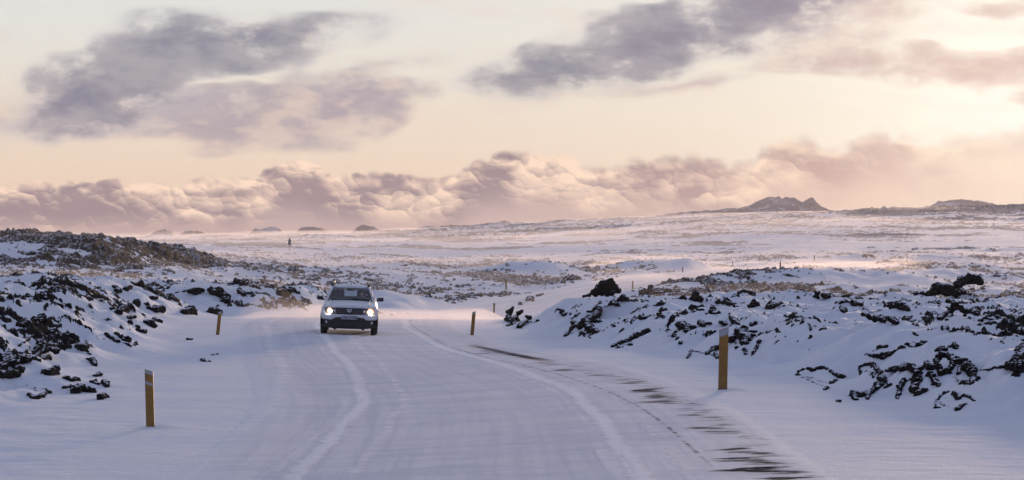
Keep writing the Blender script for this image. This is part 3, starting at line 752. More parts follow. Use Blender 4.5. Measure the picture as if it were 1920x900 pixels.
S = [
# left mound
('black forked rock with a snow-filled slit at the left edge', [[(0,702,11),(8,684,8),(17,665,6)],[(17,665,6),(27,685,8),(38,694,8)],[(10,703,9),(28,702,8)]]),
('rounded black rock just right of the forked one at the left edge', [[(38,668,7),(47,676,9)]]),
('cluster of dark rocks ringed with snow above the forked rock', [[(40,612,7),(52,606,7)],[(66,600,7),(78,598,9),(88,606,8)],[(60,618,6),(72,622,5)],[(95,612,5),(112,611,4)]]),
('long dark rock ridge running down to the right on the left mound', [[(96,622,6),(104,630,8),(120,634,8),(136,634,8),(142,638,7)]]),
('thin slanting black slab under the long ridge on the left mound', [[(75,640,5),(82,648,7),(70,656,6),(62,660,4)],[(90,648,4),(106,649,4)]]),
('layered rock with narrow snow lines below the slab', [[(64,672,4),(74,662,3),(92,654,5),(106,658,6)],[(72,676,3),(90,668,3),(94,674,4)]]),
('mossy double lump low on the left mound', [[(82,697,5),(92,700,7),(103,692,7)]]),
('dark rock on the shoulder of the left mound', [[(145,650,4),(156,653,7),(163,648,5)],[(163,660,4),(168,664,3)]]),
('rough rock on the right flank of the left mound', [[(163,674,3),(173,676,6),(178,684,5)]]),
('pair of small rocks near the right foot of the left mound', [[(178,704,4),(188,702,5)]]),
('small dark rock at the right foot of the left mound above the mossy one', [[(172,716,4),(184,720,3)],[(194,717,5),(200,724,5)]]),
('long black rock at the foot of the left mound', [[(120,727,4),(132,724,4)],[(140,733,9),(152,728,10),(166,731,8),(175,734,5)]]),
('flat brown rock above the long black rock at the foot', [[(118,708,3),(134,712,5),(148,711,3)]]),
('round mossy rock at the lowest right foot of the left mound', [[(188,746,7),(196,742,7)]]),
('low crumbling rock at the front foot of the left mound', [[(55,740,4),(66,746,5),(80,742,4),(92,735,4)],[(68,728,2.5),(86,730,2.5)]]),
('thin curved slab on the left mound leading up from the edge', [[(32,650,2.5),(44,642,2.5),(58,632,3),(75,626,4)]]),
('round mossy boulder in the middle of the left snow bank', [[(256,570,7)]]),
('dark jagged ridge left of the round mossy boulder', [[(205,584,3),(212,578,4)],[(222,584,6),(232,578,6),(244,576,6)]]),
('dark ridge right of the round mossy boulder', [[(275,570,4)],[(279,578,5),(290,581,6),(303,580,7)]]),
('mossy boulder below the dark ridges of the left bank', [[(274,606,7),(285,610,7)],[(289,598,4),(298,602,4)]]),
('small mossy rock left of the boulder below the ridges', [[(242,597,5),(252,594,4)],[(243,604,5)]]),
('low green rock at the bottom edge of the left bank rocks', [[(258,620,5),(270,622,5)],[(257,613,3)]]),
('black rock with a snow cap on the lip of the left mound', [[(226,632,5),(238,636,7)],[(219,625,5)]]),
('row of dark rocks on the lip of the left mound', [[(200,628,5),(208,634,5),(220,641,4)],[(241,646,3)],[(254,643,4)]]),
('dark rock on the left skyline of the left mound', [[(216,542,7),(222,546,6)],[(236,542,4),(246,538,3)]]),
('small black rock on the left mound near its far crest', [[(78,552,6),(86,560,5)]]),
('rock with snow on top at the far crest of the left mound', [[(145,556,5),(158,560,7),(170,562,5)]]),
('dark lump beside the left edge half way up the mound', [[(0,640,8),(4,650,5)]]),
('tall brown rock above the second left roadside marker', [[(398,545,7),(410,549,11),(420,556,9),(425,565,6)]]),
('flat wide rock up the slope left of the tall brown rock', [[(356,546,5),(367,547,7),(378,544,5)]]),
('rounded brown rock low in the bank behind the marker', [[(345,586,6),(356,583,8),(366,586,4)]]),
('wide mossy rock touching the top of the second left marker', [[(384,588,4),(396,584,7),(409,586,7)]]),
('low rock between the mossy boulder and the flat wide rock', [[(284,559,4),(293,559,4)]]),
('small flat green rock right of the low one', [[(310,559,3),(321,559,4)]]),
('dark rock right of the snow chute in the far left bank', [[(450,545,5),(455,552,4)],[(463,550,3),(472,549,3)]]),
('rock lump at the foot of the far bank left of the car', [[(560,580,4),(566,575,5),(571,584,4)]]),
('rock cluster in the far bank between the chute and the car', [[(508,560,4),(512,568,5),(516,577,4)],[(535,546,4),(548,545,4)]]),
('small flat stone lying on the snow left of the road', [[(352,636,3),(359,636,3)]]),
('dark pebble group in the snow left of the road', [[(379,674,3),(383,677,3)],[(391,677,2.5)]]),
('two small dark stones nearest the left verge', [[(400,665,2.5)],[(408,663,2.5)]]),
# right mound
('hooked black rock at the left tip of the right slope', [[(962,577,3),(955,584,5),(953,594,5),(957,602,5),(966,596,5)],[(972,588,4),(978,583,3)],[(957,608,3),(951,611,2)]]),
('small pointed rock on the left crest of the right slope', [[(991,563,5),(995,560,5)],[(977,571,4)],[(1000,565,3)]]),
('tiny dark peak behind the left crest of the right slope', [[(1009,556,3),(1015,552,3)]]),
('branching black rock below the pointed one', [[(973,614,4),(979,608,3),(988,601,3),(993,595,4),(988,593,3)],[(994,604,3)],[(1009,601,3)]]),
('dark loaf-shaped brown crag standing above the right slope', [[(1116,549,7),(1124,540,8),(1134,533,8),(1144,530,8),(1148,540,8),(1140,548,9),(1128,550,6)],[(1158,545,6)],[(1168,560,7),(1162,566,5)],[(1104,554,4),(1094,555,3)]], True),
('two-peaked brown rock right of the loaf-shaped crag', [[(1204,548,5),(1208,544,4)],[(1219,540,5),(1217,549,7),(1228,550,5)],[(1238,549,4),(1246,549,3)]], True),
('large black rock fanning downhill like roots', [[(1122,583,8),(1116,594,7),(1106,600,8),(1098,606,8),(1090,612,7),(1078,610,5),(1074,604,3)],[(1104,612,8),(1112,620,6),(1120,622,4)],[(1100,622,4),(1096,632,3)],[(1072,616,5),(1066,624,3),(1060,630,2.5)],[(1090,624,4),(1086,631,2.5)],[(1120,602,4),(1126,604,4)],[(1110,626,3),(1106,634,2.5)]]),
('thin dark rim arching to the right of the root-like rock', [[(1138,575,3),(1146,570,4),(1156,571,4),(1161,577,4)]]),
('round mossy lump left of the root-like rock', [[(1054,585,5),(1057,590,5),(1063,589,3)]]),
('green slanting rock left of the root-like rock', [[(1073,598,3),(1079,593,4),(1086,588,3)]]),
('slanting chain of black rocks ending in a round knob', [[(1213,622,6),(1202,624,3),(1192,629,5),(1182,637,5),(1170,642,4)],[(1165,640,3),(1155,646,3),(1148,650,3)],[(1183,646,4)],[(1160,651,3),(1167,651,2.5)]]),
('brown rock ring round a snow patch right of the knob', [[(1252,618,3),(1253,609,3),(1259,601,5),(1262,594,5)],[(1271,607,5),(1280,611,7),(1289,618,7),(1297,628,4)],[(1264,630,5),(1272,634,3),(1276,643,4)]]),
('small dark rock right of the ring, above the chain', [[(1237,592,5),(1244,598,4)],[(1232,596,3)]]),
('mossy rock left of the right roadside marker', [[(1313,604,4),(1318,610,5)],[(1326,606,3),(1332,607,3)]]),
('small dark rock just above the right roadside marker', [[(1352,604,4),(1360,608,5)]]),
('curved mossy slab up the slope from the right roadside marker', [[(1369,594,3),(1376,600,4),(1383,606,4),(1388,612,3)]]),
('massive black rock with trailing roots right of the marker', [[(1391,618,6),(1395,630,11),(1402,636,9),(1394,644,7)],[(1379,630,5),(1372,638,6)],[(1408,608,5),(1416,606,4)],[(1396,654,4),(1398,664,3)],[(1424,640,4),(1420,650,4),(1414,660,4),(1410,670,3)],[(1382,652,4)],[(1410,622,4),(1418,622,3)]]),
('spindly black rocks showing left of the right roadside marker', [[(1348,650,4),(1340,654,5),(1330,660,4),(1325,664,3)],[(1342,664,3),(1345,672,3)],[(1297,657,2),(1292,666,2),(1288,672,2)]]),
('dome-shaped rock on the crest behind the right marker', [[(1406,573,5),(1413,570,7),(1420,573,5)]]),
('long low rock right of the dome-shaped one', [[(1440,577,6),(1450,574,5),(1460,571,5)],[(1468,573,2.5)]]),
('dark rock heap on the crest above the mossy rock', [[(1357,568,4),(1364,566,6),(1373,572,5)],[(1380,569,3)]]),
('small pyramid-shaped rock on the crest left of the heap', [[(1332,584,4),(1336,580,5)],[(1348,585,3)]]),
('rounded brown rock with mossy right side on the crest', [[(1298,577,5),(1306,577,5)],[(1316,574,4)]]),
('round rock with thin ridges either side in mid slope', [[(1487,595,6)],[(1478,600,3),(1468,603,2.5)],[(1497,601,3)]]),
('sprig-like thin dark rock in the smooth snow of mid slope', [[(1515,608,2.5),(1520,614,3),(1518,622,2.5)],[(1526,612,2)]]),
('black wedge-shaped rock on the right crest', [[(1668,573,4),(1677,573,6),(1688,574,8),(1698,579,6),(1704,583,4)]]),
('flat black slab on the crest left of the wedge-shaped rock', [[(1574,568,3),(1585,565,4),(1600,569,5),(1614,571,4)]]),
('small black cone on the snow below the flat slab', [[(1581,580,5),(1579,584,4)]]),
('long black rock with snow pockets below the wedge', [[(1618,590,3),(1628,593,5),(1642,596,6),(1655,601,6),(1668,600,6),(1680,605,5)]]),
('broken low rock row right of the long black rock', [[(1697,596,3),(1707,598,3)],[(1716,600,3)],[(1730,599,2.5)]]),
('big peaked black rock with snow patches near the right edge', [[(1762,597,5),(1772,590,5),(1783,582,6),(1790,574,7),(1802,578,6),(1812,584,6),(1826,584,7),(1830,590,5)],[(1783,592,4),(1775,600,3)],[(1810,591,3)]]),
('pale wind-combed ledges right of the big peaked rock', [[(1838,600,2.5),(1850,591,2.5),(1864,591,2),(1874,596,3)],[(1836,611,4),(1850,608,3),(1864,605,3),(1874,609,4)],[(1846,598,2),(1862,599,2.5)]]),
('green mossy rock under the wind-combed ledges', [[(1806,616,3),(1815,620,4),(1824,623,4)],[(1828,628,3)]]),
('broad brown rock face in a snow hollow', [[(1626,664,3),(1640,668,5),(1655,670,8),(1672,668,10),(1686,664,9),(1690,654,6)],[(1650,652,5),(1662,650,4)],[(1700,645,4),(1714,643,3)],[(1724,645,6),(1734,646,8)],[(1719,650,4)],[(1712,668,4),(1718,664,3)]]),
('rounded dark lumps right of the broad brown rock', [[(1758,655,4),(1766,652,5),(1772,656,4)],[(1782,650,4),(1789,644,4),(1791,653,5)]]),
('small perched stone above the broad brown rock', [[(1715,625,3),(1720,630,3)]]),
('black lava arch ringing a round hole filled with snow', [[(1760,670,6),(1768,665,6),(1779,667,6),(1788,674,6),(1785,688,6),(1776,698,8),(1766,700,7),(1758,686,5),(1756,675,5),(1760,670,6)],[(1795,676,7),(1806,680,8),(1816,688,9),(1822,698,8),(1827,710,7),(1822,719,5)],[(1806,717,5),(1815,719,4)],[(1800,690,5),(1798,700,4)]]),
('sprawling black lava knot with branches reaching down to the verge', [[(1745,690,7),(1738,682,6),(1726,694,8),(1712,692,9),(1700,688,8),(1690,692,6),(1672,692,5),(1664,697,5)],[(1722,704,10),(1718,718,9),(1714,730,8),(1724,740,8),(1734,732,6)],[(1745,702,6),(1750,714,5),(1760,724,4)],[(1697,716,6),(1688,724,6),(1685,738,4),(1683,748,3)],[(1652,706,6),(1657,716,6),(1648,724,6),(1638,732,5),(1630,738,4),(1626,748,3)],[(1622,737,5),(1612,742,5),(1600,738,6),(1604,748,5)],[(1670,722,4),(1660,728,4)]]),
('curved thin black strand left of the sprawling knot', [[(1612,688,3),(1622,684,3),(1634,681,4),(1641,690,4),(1652,698,4),(1662,704,4)],[(1637,700,3),(1640,710,3)]]),
('low arcs of black rock nearest the lower right corner', [[(1757,752,3),(1764,742,3),(1772,736,4),(1782,736,3)],[(1790,738,5),(1798,748,5)],[(1806,742,3),(1816,744,3),(1826,752,3)],[(1795,768,5),(1803,762,4),(1812,757,3)],[(1755,764,3),(1762,764,2.5)],[(1820,769,2)]]),
('towering black rock cut by the right edge', [[(1921,650,9),(1915,656,8),(1914,668,9),(1902,680,9),(1890,686,8),(1920,690,11),(1910,694,8)],[(1878,689,4),(1866,690,3),(1855,693,3),(1840,694,2.5)]]),
('thin dark crest line left of the sprawling knot', [[(1497,697,2.5),(1506,692,3),(1514,691,4),(1524,694,3),(1534,690,4),(1546,690,3),(1556,695,3),(1566,703,4),(1577,707,5),(1584,706,3)],[(1560,718,3),(1567,712,2.5)],[(1551,726,3),(1546,731,2)]]),
('flat dark stone at the edge of the verge', [[(1568,752,2),(1575,752,3.5)]]),
('large brown double-humped rock in blowing snow on the right', [[(1742,551,7),(1752,547,8),(1762,541,11),(1774,545,11),(1785,545,8)],[(1797,532,8),(1806,527,9),(1818,525,10),(1830,524,9),(1838,530,6)],[(1728,549,4),(1716,552,4)]], True),
('round black boulder in front of the double-humped brown rock', [[(1790,553,7),(1798,550,9),(1805,553,6)]]),
('standing brown stone in drifting snow left of the double hump', [[(1532,556,4),(1533,549,4)],[(1526,557,4)]], True),
('squat brown stone beside the standing one', [[(1546,556,6),(1554,557,5)]], True),
('flat-topped brown rock above the standing stone', [[(1560,542,4),(1568,542,5),(1574,543,4)]], True),
('upright brown rock with a shoulder left of the crest heap', [[(1304,553,6),(1306,560,8)],[(1296,562,4)],[(1280,560,6),(1275,562,5)]], True),
('mossy brown heap in drifting snow behind the crest', [[(1385,549,4),(1396,546,4),(1408,549,4),(1416,550,3)]], True),
]
for s in S:
    hero(s[0], s[1], len(s) > 2)

# ------------------------------------------------------------------ roadside markers
YEL, t, p = newmat('amber_plastic'); tcn = t.nodes.new('ShaderNodeTexCoord'); o_ = N(t, tcn.outputs['Object'])
ox, oy, oz = sep(t, o_); nn = noise(t, o_, 9, 4, .6)
c = mixc(t, nn.sst(.35, .7), (0.31, 0.155, 0.020), (0.21, 0.105, 0.020))
c = mixc(t, ((nn-0.5)*0.6+oz*(-1.4)+0.30).clamp()*0.5, c, (0.16, 0.12, 0.09))
t.links.new(c.s, p.inputs['Base Color']); p.inputs['Roughness'].default_value = .5
REFL = simple('grey_reflective_film', (0.36, 0.37, 0.40), .45)
COLL = simple('dark_base', (0.05, 0.04, 0.035), .8)
def prism(name, pts, y0, y1, mat, parent, bev=0.004):
    bm = bmesh.new(); a = [bm.verts.new((x_, y0, z_)) for x_, z_ in pts]; b = [bm.verts.new((x_, y1, z_)) for x_, z_ in pts]
    bm.faces.new(a); bm.faces.new(b[::-1]); n = len(pts)
    for q in range(n): bm.faces.new((a[q], b[q], b[(q+1) % n], a[(q+1) % n]))
    bmesh.ops.recalc_face_normals(bm, faces=bm.faces)
    if bev: bmesh.ops.bevel(bm, geom=list(bm.edges), offset=bev, segments=2, affect='EDGES', profile=.5)
    me = bpy.data.meshes.new(name); bm.to_mesh(me); bm.free(); me.materials.append(mat)
    o = bpy.data.objects.new(name, me); C.objects.link(o)
    if parent: o.parent = parent
    return o
def empty(name, loc, rot=(0, 0, 0), sc_=1.0):
    o = bpy.data.objects.new(name, None); C.objects.link(o); o.location = loc; o.rotation_euler = rot; o.scale = (sc_,)*3
    o.empty_display_size = .2; return o
def marker(kind):
    o = empty('roadside_marker', (0, 0, 0)); w = .072; H = 1.0; sl_ = .05
    if kind == 'L': tl, tr = H, H-sl_
    else: tl, tr = H-sl_, H
    prism('post', [(-w, -.3), (w, -.3), (w, tr), (-w, tl)], -.022, .022, YEL, o)
    def bandp(z0, z1): 
        k_ = (tr-tl)
        prism('reflector', [(-w+.006, tl-z1), (w-.006, tr-z1), (w-.006, tr-z0), (-w+.006, tl-z0)], -.0265, -.0225, REFL, o, .001)
    if kind == 'L': bandp(.008, .065); bandp(.20, .255)
    elif kind == 'R': bandp(.008, .115); prism('base_collar', [(-w-.003, -.05), (w+.003, -.05), (w+.003, .02), (-w-.003, .02)], -.027, .027, COLL, o, .002)
    else: bandp(.008, .10)
    return o
protos = {}
def copy_tree(o):
    c_ = o.copy(); C.objects.link(c_)
    for ch in o.children:
        d = ch.copy(); C.objects.link(d); d.parent = c_
    return c_
markers = [  # x at foot, y at foot, height px, lean deg (right +), kind, label, distance limits
 (282,800,108,-1.5,'L','amber roadside marker with two grey bands at lower left of the road'),
 (1355,731,118,1.2,'R','tall amber roadside marker with grey cap on right verge'),
 (408,628,45,6,'F','amber roadside marker against mossy rock at second left position'),
 (885,629,46,5,'F','amber roadside marker on right verge where the road bends away'),
 (926,588,21,2,'F','short pale marker just behind the bend, above the right verge one'),
 (949,543,20,-1,'F','short amber marker across the road bend, right of the car roof'),
 (1186,543,17,2,'F','thin marker standing behind the loaf-shaped brown crag'),
 (1280,513,13,0,'F','faint marker at the foot of the far rocky bank'),
 (1374,500,11,-1,'F','small marker left of the dark one in the bright drift'),
 (1402,491,9,0,'F','faint tiny marker behind the two in the bright drift'),
 (1463,506,16,0,'F','dark marker standing alone in the bright drift on the right'),
 (1527,492,14,0,'F','slim faint marker right of the dark one in the drift'),
 (665,485,8,0,'F','tiny far marker above and right of the car'),
 (590,486,8,0,'F','tiny far marker just left above the car'),
 (464,470,7,0,'F','tiny far marker left of the road sign'),
 (398,476,9,0,'F','tiny far marker right of the rocky left hill'),
 (772,498,10,0,'F','tiny far marker in the plain right of the car'),
 (855,492,8,0,'F','tiny far marker left of the low rocky mound in the centre'),
]
for (mx, my, mh, lean, kd, lb) in markers:
    if kd in ('L', 'R'): o = marker(kd)
    elif 'F' not in protos: o = protos['F'] = marker('F')
    else: o = copy_tree(protos['F'])
    d = hit(mx, my); X_ = (mx-CX)/F*d; z_ = CAMZ-(my-HZ)/F*d; scl = mh/F*d
    o.location = (X_, d, z_); o.scale = (scl, scl, scl); o.rotation_euler = (0, R(lean), R(rng.uniform(-6, 6)))
    if mh < 22: o.scale.x = scl*1.15
    set_props(o, lb, 'road marker', 'amber markers along the road')
    print('marker', mx, my, round(d, 1), round(scl, 2))

# road sign far away
SIGNB = simple('sign_back_grey', (0.10, 0.09, 0.11), .6, .2); SIGNY = simple('sign_plate', (0.16, 0.14, 0.15), .5); POLE = simple('galvanised_pole', (0.16, 0.15, 0.17), .5, .4)
d = hit(543, 472); k_ = d/F
sg = empty('road_sign', ((543-CX)*k_, d, CAMZ-(472-HZ)*k_))
set_props(sg, 'dark road sign, triangle over rectangular plate, far beyond the left bank', 'road sign')
w_ = 1.0*k_; prism('pole', [(-.55*w_, -.3), (.55*w_, -.3), (.55*w_, 24*k_), (-.55*w_, 24*k_)], .03, .11, POLE, sg, 0)
prism('warning_triangle', [(-3.2*k_, 18.5*k_), (3.2*k_, 18.5*k_), (.4*k_, 26*k_), (-.4*k_, 26*k_)], -.02, .02, SIGNB, sg, 0)
prism('plate', [(-2.8*k_, 12*k_), (2.8*k_, 12*k_), (2.8*k_, 18*k_), (-2.8*k_, 18*k_)], -.02, .02, SIGNY, sg, 0)

# ------------------------------------------------------------------ car
PAINT, t, p = newmat('white_paint'); P, Nn = pos(t); tcn = t.nodes.new('ShaderNodeTexCoord'); o_ = N(t, tcn.outputs['Object']); ox, oy, oz = sep(t, o_)
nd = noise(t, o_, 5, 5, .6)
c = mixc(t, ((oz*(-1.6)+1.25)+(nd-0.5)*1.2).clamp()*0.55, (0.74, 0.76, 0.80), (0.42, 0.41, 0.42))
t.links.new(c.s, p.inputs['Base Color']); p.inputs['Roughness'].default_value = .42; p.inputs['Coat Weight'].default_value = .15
BLACK = simple('black_trim', (0.018, 0.018, 0.02), .55); RUB = simple('tyre_rubber', (0.022, 0.021, 0.021), .8)
CHR = simple('chrome', (0.55, 0.55, 0.57), .25, .9); GRIL = simple('grille_black', (0.02, 0.02, 0.024), .4); GLN = simple('grille_bar', (0.16, 0.15, 0.17), .3, .6)
SEAT = simple('dark_seat_fabric', (0.03, 0.03, 0.034), .9); PLATE = simple('plate_white', (0.36, 0.37, 0.42), .5); PTXT = simple('plate_blue', (0.03, 0.035, 0.09), .5)
RIM = simple('alloy', (0.35, 0.35, 0.37), .4, .8); SKIN = simple('skin', (0.45, 0.27, 0.2), .6); HAIR = simple('dark_hair', (0.02, 0.015, 0.012), .7); JKT = simple('dark_jacket', (0.025, 0.028, 0.04), .9)
REDL = simple('tail_lamp_red', (0.35, 0.01, 0.01), .2)
LAMP = emis('headlight_on', (1.0, 0.74, 0.42), 1.5); LAMPD = emis('headlight_glow', (1.0, 0.48, 0.26), 0.8)
LENS, t, p = newmat('lamp_housing'); p.inputs['Base Color'].default_value = (.16, .14, .14, 1); p.inputs['Roughness'].default_value = .3; p.inputs['Metallic'].default_value = .6
GLASS, t, p = newmat('car_glass')
for n in list(t.nodes):
    if n.type != 'OUTPUT_MATERIAL': t.nodes.remove(n)
outn = [n for n in t.nodes if n.type == 'OUTPUT_MATERIAL'][0]
tr_ = t.nodes.new('ShaderNodeBsdfTransparent'); tr_.inputs[0].default_value = (.84, .87, .88, 1)
gl_ = t.nodes.new('ShaderNodeBsdfGlossy'); gl_.inputs['Roughness'].default_value = .05; gl_.inputs[0].default_value = (.9, .9, .95, 1)
lw_ = t.nodes.new('ShaderNodeLayerWeight'); fr_n = (N(t, lw_.outputs['Facing'])._m('POWER', 4.0))*0.5+0.035
mx_ = t.nodes.new('ShaderNodeMixShader'); t.links.new(fr_n.s, mx_.inputs[0]); t.links.new(tr_.outputs[0], mx_.inputs[1]); t.links.new(gl_.outputs[0], mx_.inputs[2]); t.links.new(mx_.outputs[0], outn.inputs[0])

CXP, CYP = -5.40, 80.2
zl, zr = z_road(CXP-.8, CYP-1.2), z_road(CXP+.8, CYP-1.2)
zf, zbk_ = z_road(CXP, CYP-1.3), z_road(CXP, CYP+1.3)
car = empty('car', (CXP, CYP+.05, (zf+zbk_)/2-0.015))
car.rotation_euler = (math.atan2(zbk_-zf, 2.6), math.atan2(zl-zr, 1.6), R(3.2))
set_props(car, 'white off-road car with lit headlights driving toward the viewer on the snowy road', 'car')
def loft(name, secs, mat, parent, close=False, smooth=True, caps=True):
    nS, nP = len(secs), len(secs[0]); V = [v for s in secs for v in s]; Fq = []
    for i in range(nS-1):
        for j in range(nP if close else nP-1):
            j2 = (j+1) % nP; Fq.append((i*nP+j, i*nP+j2, (i+1)*nP+j2, (i+1)*nP+j))
    me = bpy.data.meshes.new(name); fs = list(Fq)
    if caps: fs += [tuple(range(nP)), tuple(range((nS-1)*nP, nS*nP))[::-1]]
    me.from_pydata([tuple(v) for v in V], [], fs); me.materials.append(mat)
    bm = bmesh.new(); bm.from_mesh(me); bmesh.ops.recalc_face_normals(bm, faces=bm.faces); bm.to_mesh(me); bm.free()
    for pl in me.polygons: pl.use_smooth = smooth and len(pl.vertices) == 4
    o = bpy.data.objects.new(name, me); C.objects.link(o); o.parent = parent
    return o
def box(name, x0, x1, y0, y1, z0, z1, mat, parent, bev=.01):
    bm = bmesh.new(); bmesh.ops.create_cube(bm, size=1)
    for v in bm.verts: v.co = Vector(((x0+x1)/2+v.co.x*(x1-x0), (y0+y1)/2+v.co.y*(y1-y0), (z0+z1)/2+v.co.z*(z1-z0)))
    if bev: bmesh.ops.bevel(bm, geom=list(bm.edges), offset=bev, segments=2, affect='EDGES', profile=.5)
    me = bpy.data.meshes.new(name); bm.to_mesh(me); bm.free(); me.materials.append(mat)
    for pl in me.polygons: pl.use_smooth = False
    o = bpy.data.objects.new(name, me); C.objects.link(o); o.parent = parent; return o
def fy(x, z=.7):     # front surface of the nose, curved back at the corners and leaning back with height
    a = abs(x)/.91
    return -2.12+.30*a**3.2+.10*max(0, z-.66)**1.0+.10*max(0, .42-z)
def panel(name, up, lo_, proud, thick, mat, parent, nx=26, nz=5, fyf=fy):
    xs = np.linspace(max(up[0][0], lo_[0][0]), min(up[-1][0], lo_[-1][0]), nx)
    xs = np.unique(np.r_[xs, [q[0] for q in up if xs[0] < q[0] < xs[-1]]])
    zt = np.interp(xs, [q[0] for q in up], [q[1] for q in up]); zb_ = np.interp(xs, [q[0] for q in lo_], [q[1] for q in lo_])
    V = []; n = len(xs)
    for L in (0, 1):
        for k2 in range(nz):
            f = k2/(nz-1)
            for q in range(n):
                z_ = zb_[q]+(zt[q]-zb_[q])*f; V.append((xs[q], fyf(xs[q], z_)-proud+thick*L, z_))
    Fq = []
    for k2 in range(nz-1):
        for q in range(n-1):
            a = k2*n+q; Fq.append((a, a+1, a+n+1, a+n)); b = a+nz*n; Fq.append((b, b+n, b+n+1, b+1))
    o0 = nz*n
    for q in range(n-1):
        Fq.append((q, q+o0, q+1+o0, q+1)); a = (nz-1)*n+q; Fq.append((a, a+1, a+1+o0, a+o0))
    for k2 in range(nz-1):
        a = k2*n; Fq.append((a, a+n, a+n+o0, a+o0)); a = k2*n+n-1; Fq.append((a, a+o0, a+n+o0, a+n))
    me = bpy.data.meshes.new(name); me.from_pydata(V, [], Fq); me.materials.append(mat)
    for i_, pl in enumerate(me.polygons): pl.use_smooth = i_ < 2*(nz-1)*(n-1)
    o = bpy.data.objects.new(name, me); C.objects.link(o); o.parent = parent; return o
def tube(name, pts, r, mat, parent, seg=10):
    secs = []; P_ = [Vector(q) for q in pts]
    for i, q in enumerate(P_):
        tdir = (P_[min(i+1, len(P_)-1)]-P_[max(i-1, 0)]).normalized(); a = tdir.cross(Vector((0.01, .02, 1))).normalized(); b = tdir.cross(a)
        secs.append([q+a*math.cos(2*math.pi*j/seg)*r+b*math.sin(2*math.pi*j/seg)*r for j in range(seg)])
    return loft(name, secs, mat, parent, close=True)
def disc(name, cx, cz, rx, rz, y, th, mat, parent, seg=24, dome=.0):
    secs = []
    for k2, (s_, dy_) in enumerate([(1, th), (1, 0), (.8, -dome*.6), (.45, -dome*.9), (.02, -dome)]):
        secs.append([(cx+rx*s_*math.cos(2*math.pi*j/seg), y+dy_, cz+rz*s_*math.sin(2*math.pi*j/seg)) for j in range(seg)])
    return loft(name, secs, mat, parent, close=True)
# lower body shell (painted), from bonnet line down; sections of (half) profile mirrored
def section(y, zb0, w0, zs, ws, zt, wt_, zc):
    half = [(0, zb0), (w0*.8, zb0), (w0, zb0+.06), (ws, zs-.12), (ws, zs), (ws-.035, zs+.10), (wt_, zt), (wt_*.6, zt+.6*(zc-zt)), (0, zc)]
    right = [(x_, y, z_) for x_, z_ in half]; left = [(-x_, y, z_) for x_, z_ in half[1:-1]][::-1]
    return right+left
secs = [section(-1.93, .42, .74, .72, .80, .88, .70, .93), section(-1.75, .36, .82, .76, .865, .925, .76, .975), section(-1.45, .34, .86, .80, .905, .97, .80, 1.015),
        section(-1.0, .30, .88, .84, .91, 1.03, .81, 1.06), section(-.62, .28, .88, .84, .905, 1.07, .80, 1.10), section(-.2, .28, .88, .84, .90, 1.08, .83, 1.085), section(.8, .28, .88, .86, .90, 1.10, .83, 1.105),
        section(1.4, .32, .88, .88, .91, 1.12, .82, 1.125), section(1.95, .40, .84, .88, .88, 1.10, .78, 1.105), section(2.10, .45, .74, .85, .80, 1.04, .70, 1.045)]
body = loft('body', secs, PAINT, car)
# bonnet bulge edges
for s_ in (-1, 1):
    tube('bonnet_crease', [(s_*.60, -1.86, .945), (s_*.62, -1.5, 1.015), (s_*.64, -1.0, 1.075), (s_*.66, -.70, 1.10)], .018, PAINT, body, 8)
box('cowl', -.72, .72, -.72, -.58, 1.06, 1.105, BLACK, car, .01)
# nose
panel('bumper_upper', [(-.90, .60), (-.86, .66), (-.78, .68), (-.42, .665), (0, .655), (.42, .665), (.78, .68), (.86, .66), (.90, .60)],
      [(-.90, .50), (-.56, .48), (-.47, .555), (-.28, .575), (.28, .575), (.47, .555), (.56, .48), (.90, .50)], .02, .12, PAINT, car)
panel('bonnet_lip', [(-.80, .90), (-.6, .925), (0, .94), (.6, .925), (.80, .90)], [(-.80, .87), (-.42, .875), (0, .875), (.42, .875), (.80, .87)], .01, .16, PAINT, car)
panel('wing', [(-.915, .84), (-.86, .92), (-.76, .93)], [(-.915, .52), (-.86, .60), (-.76, .64)], -.03, .25, PAINT, car, 8)
panel('wing', [(.76, .93), (.86, .92), (.915, .84)], [(.76, .64), (.86, .60), (.915, .52)], -.03, .25, PAINT, car, 8)
panel('bumper_lower', [(-.905, .515), (-.55, .495), (-.46, .57), (-.27, .59), (.27, .59), (.46, .57), (.55, .495), (.905, .515)],
      [(-.905, .27), (-.70, .22), (-.5, .20), (0, .195), (.5, .20), (.70, .22), (.905, .27)], .005, .16, BLACK, car)
panel('air_intake', [(-.42, .43), (0, .44), (.42, .43)], [(-.46, .29), (0, .28), (.46, .29)], .012, .02, GRIL, car)
for s_ in (-1, 1):
    box('skid_foot', s_*.45-.05, s_*.45+.05, fy(.45, .2), fy(.45, .2)+.2, .165, .215, BLACK, car, .012)
gr_o = panel('grille', [(-.43, .875), (0, .880), (.43, .875)], [(-.42, .665), (0, .655), (.42, .665)], .012, .05, GRIL, car)
for s_ in (-1, 1):
    for k2, z_ in enumerate((.815, .765, .715)):
        pp = [(s_*(.10+.05*q), fy(.1+.05*q, z_)-.022, z_+.012*math.sin(q*1.6+k2)) for q in range(7)]
        tube('grille_bar', pp, .009, GLN, gr_o, 6)
    tube('grille_bar', [(s_*.09, fy(.1, .85)-.02, .862), (s_*.42, fy(.42, .85)-.02, .858)], .008, GLN, gr_o, 6)
bd = panel('badge', [(-.075, .835), (-.06, .85), (.06, .85), (.075, .835)], [(-.075, .79), (-.045, .735), (0, .72), (.045, .735), (.075, .79)], .035, .03, CHR, gr_o, 14)
panel('badge_inset', [(-.045, .825), (.045, .825)], [(-.045, .80), (0, .765), (.045, .80)], .040, .01, GRIL, bd, 8)
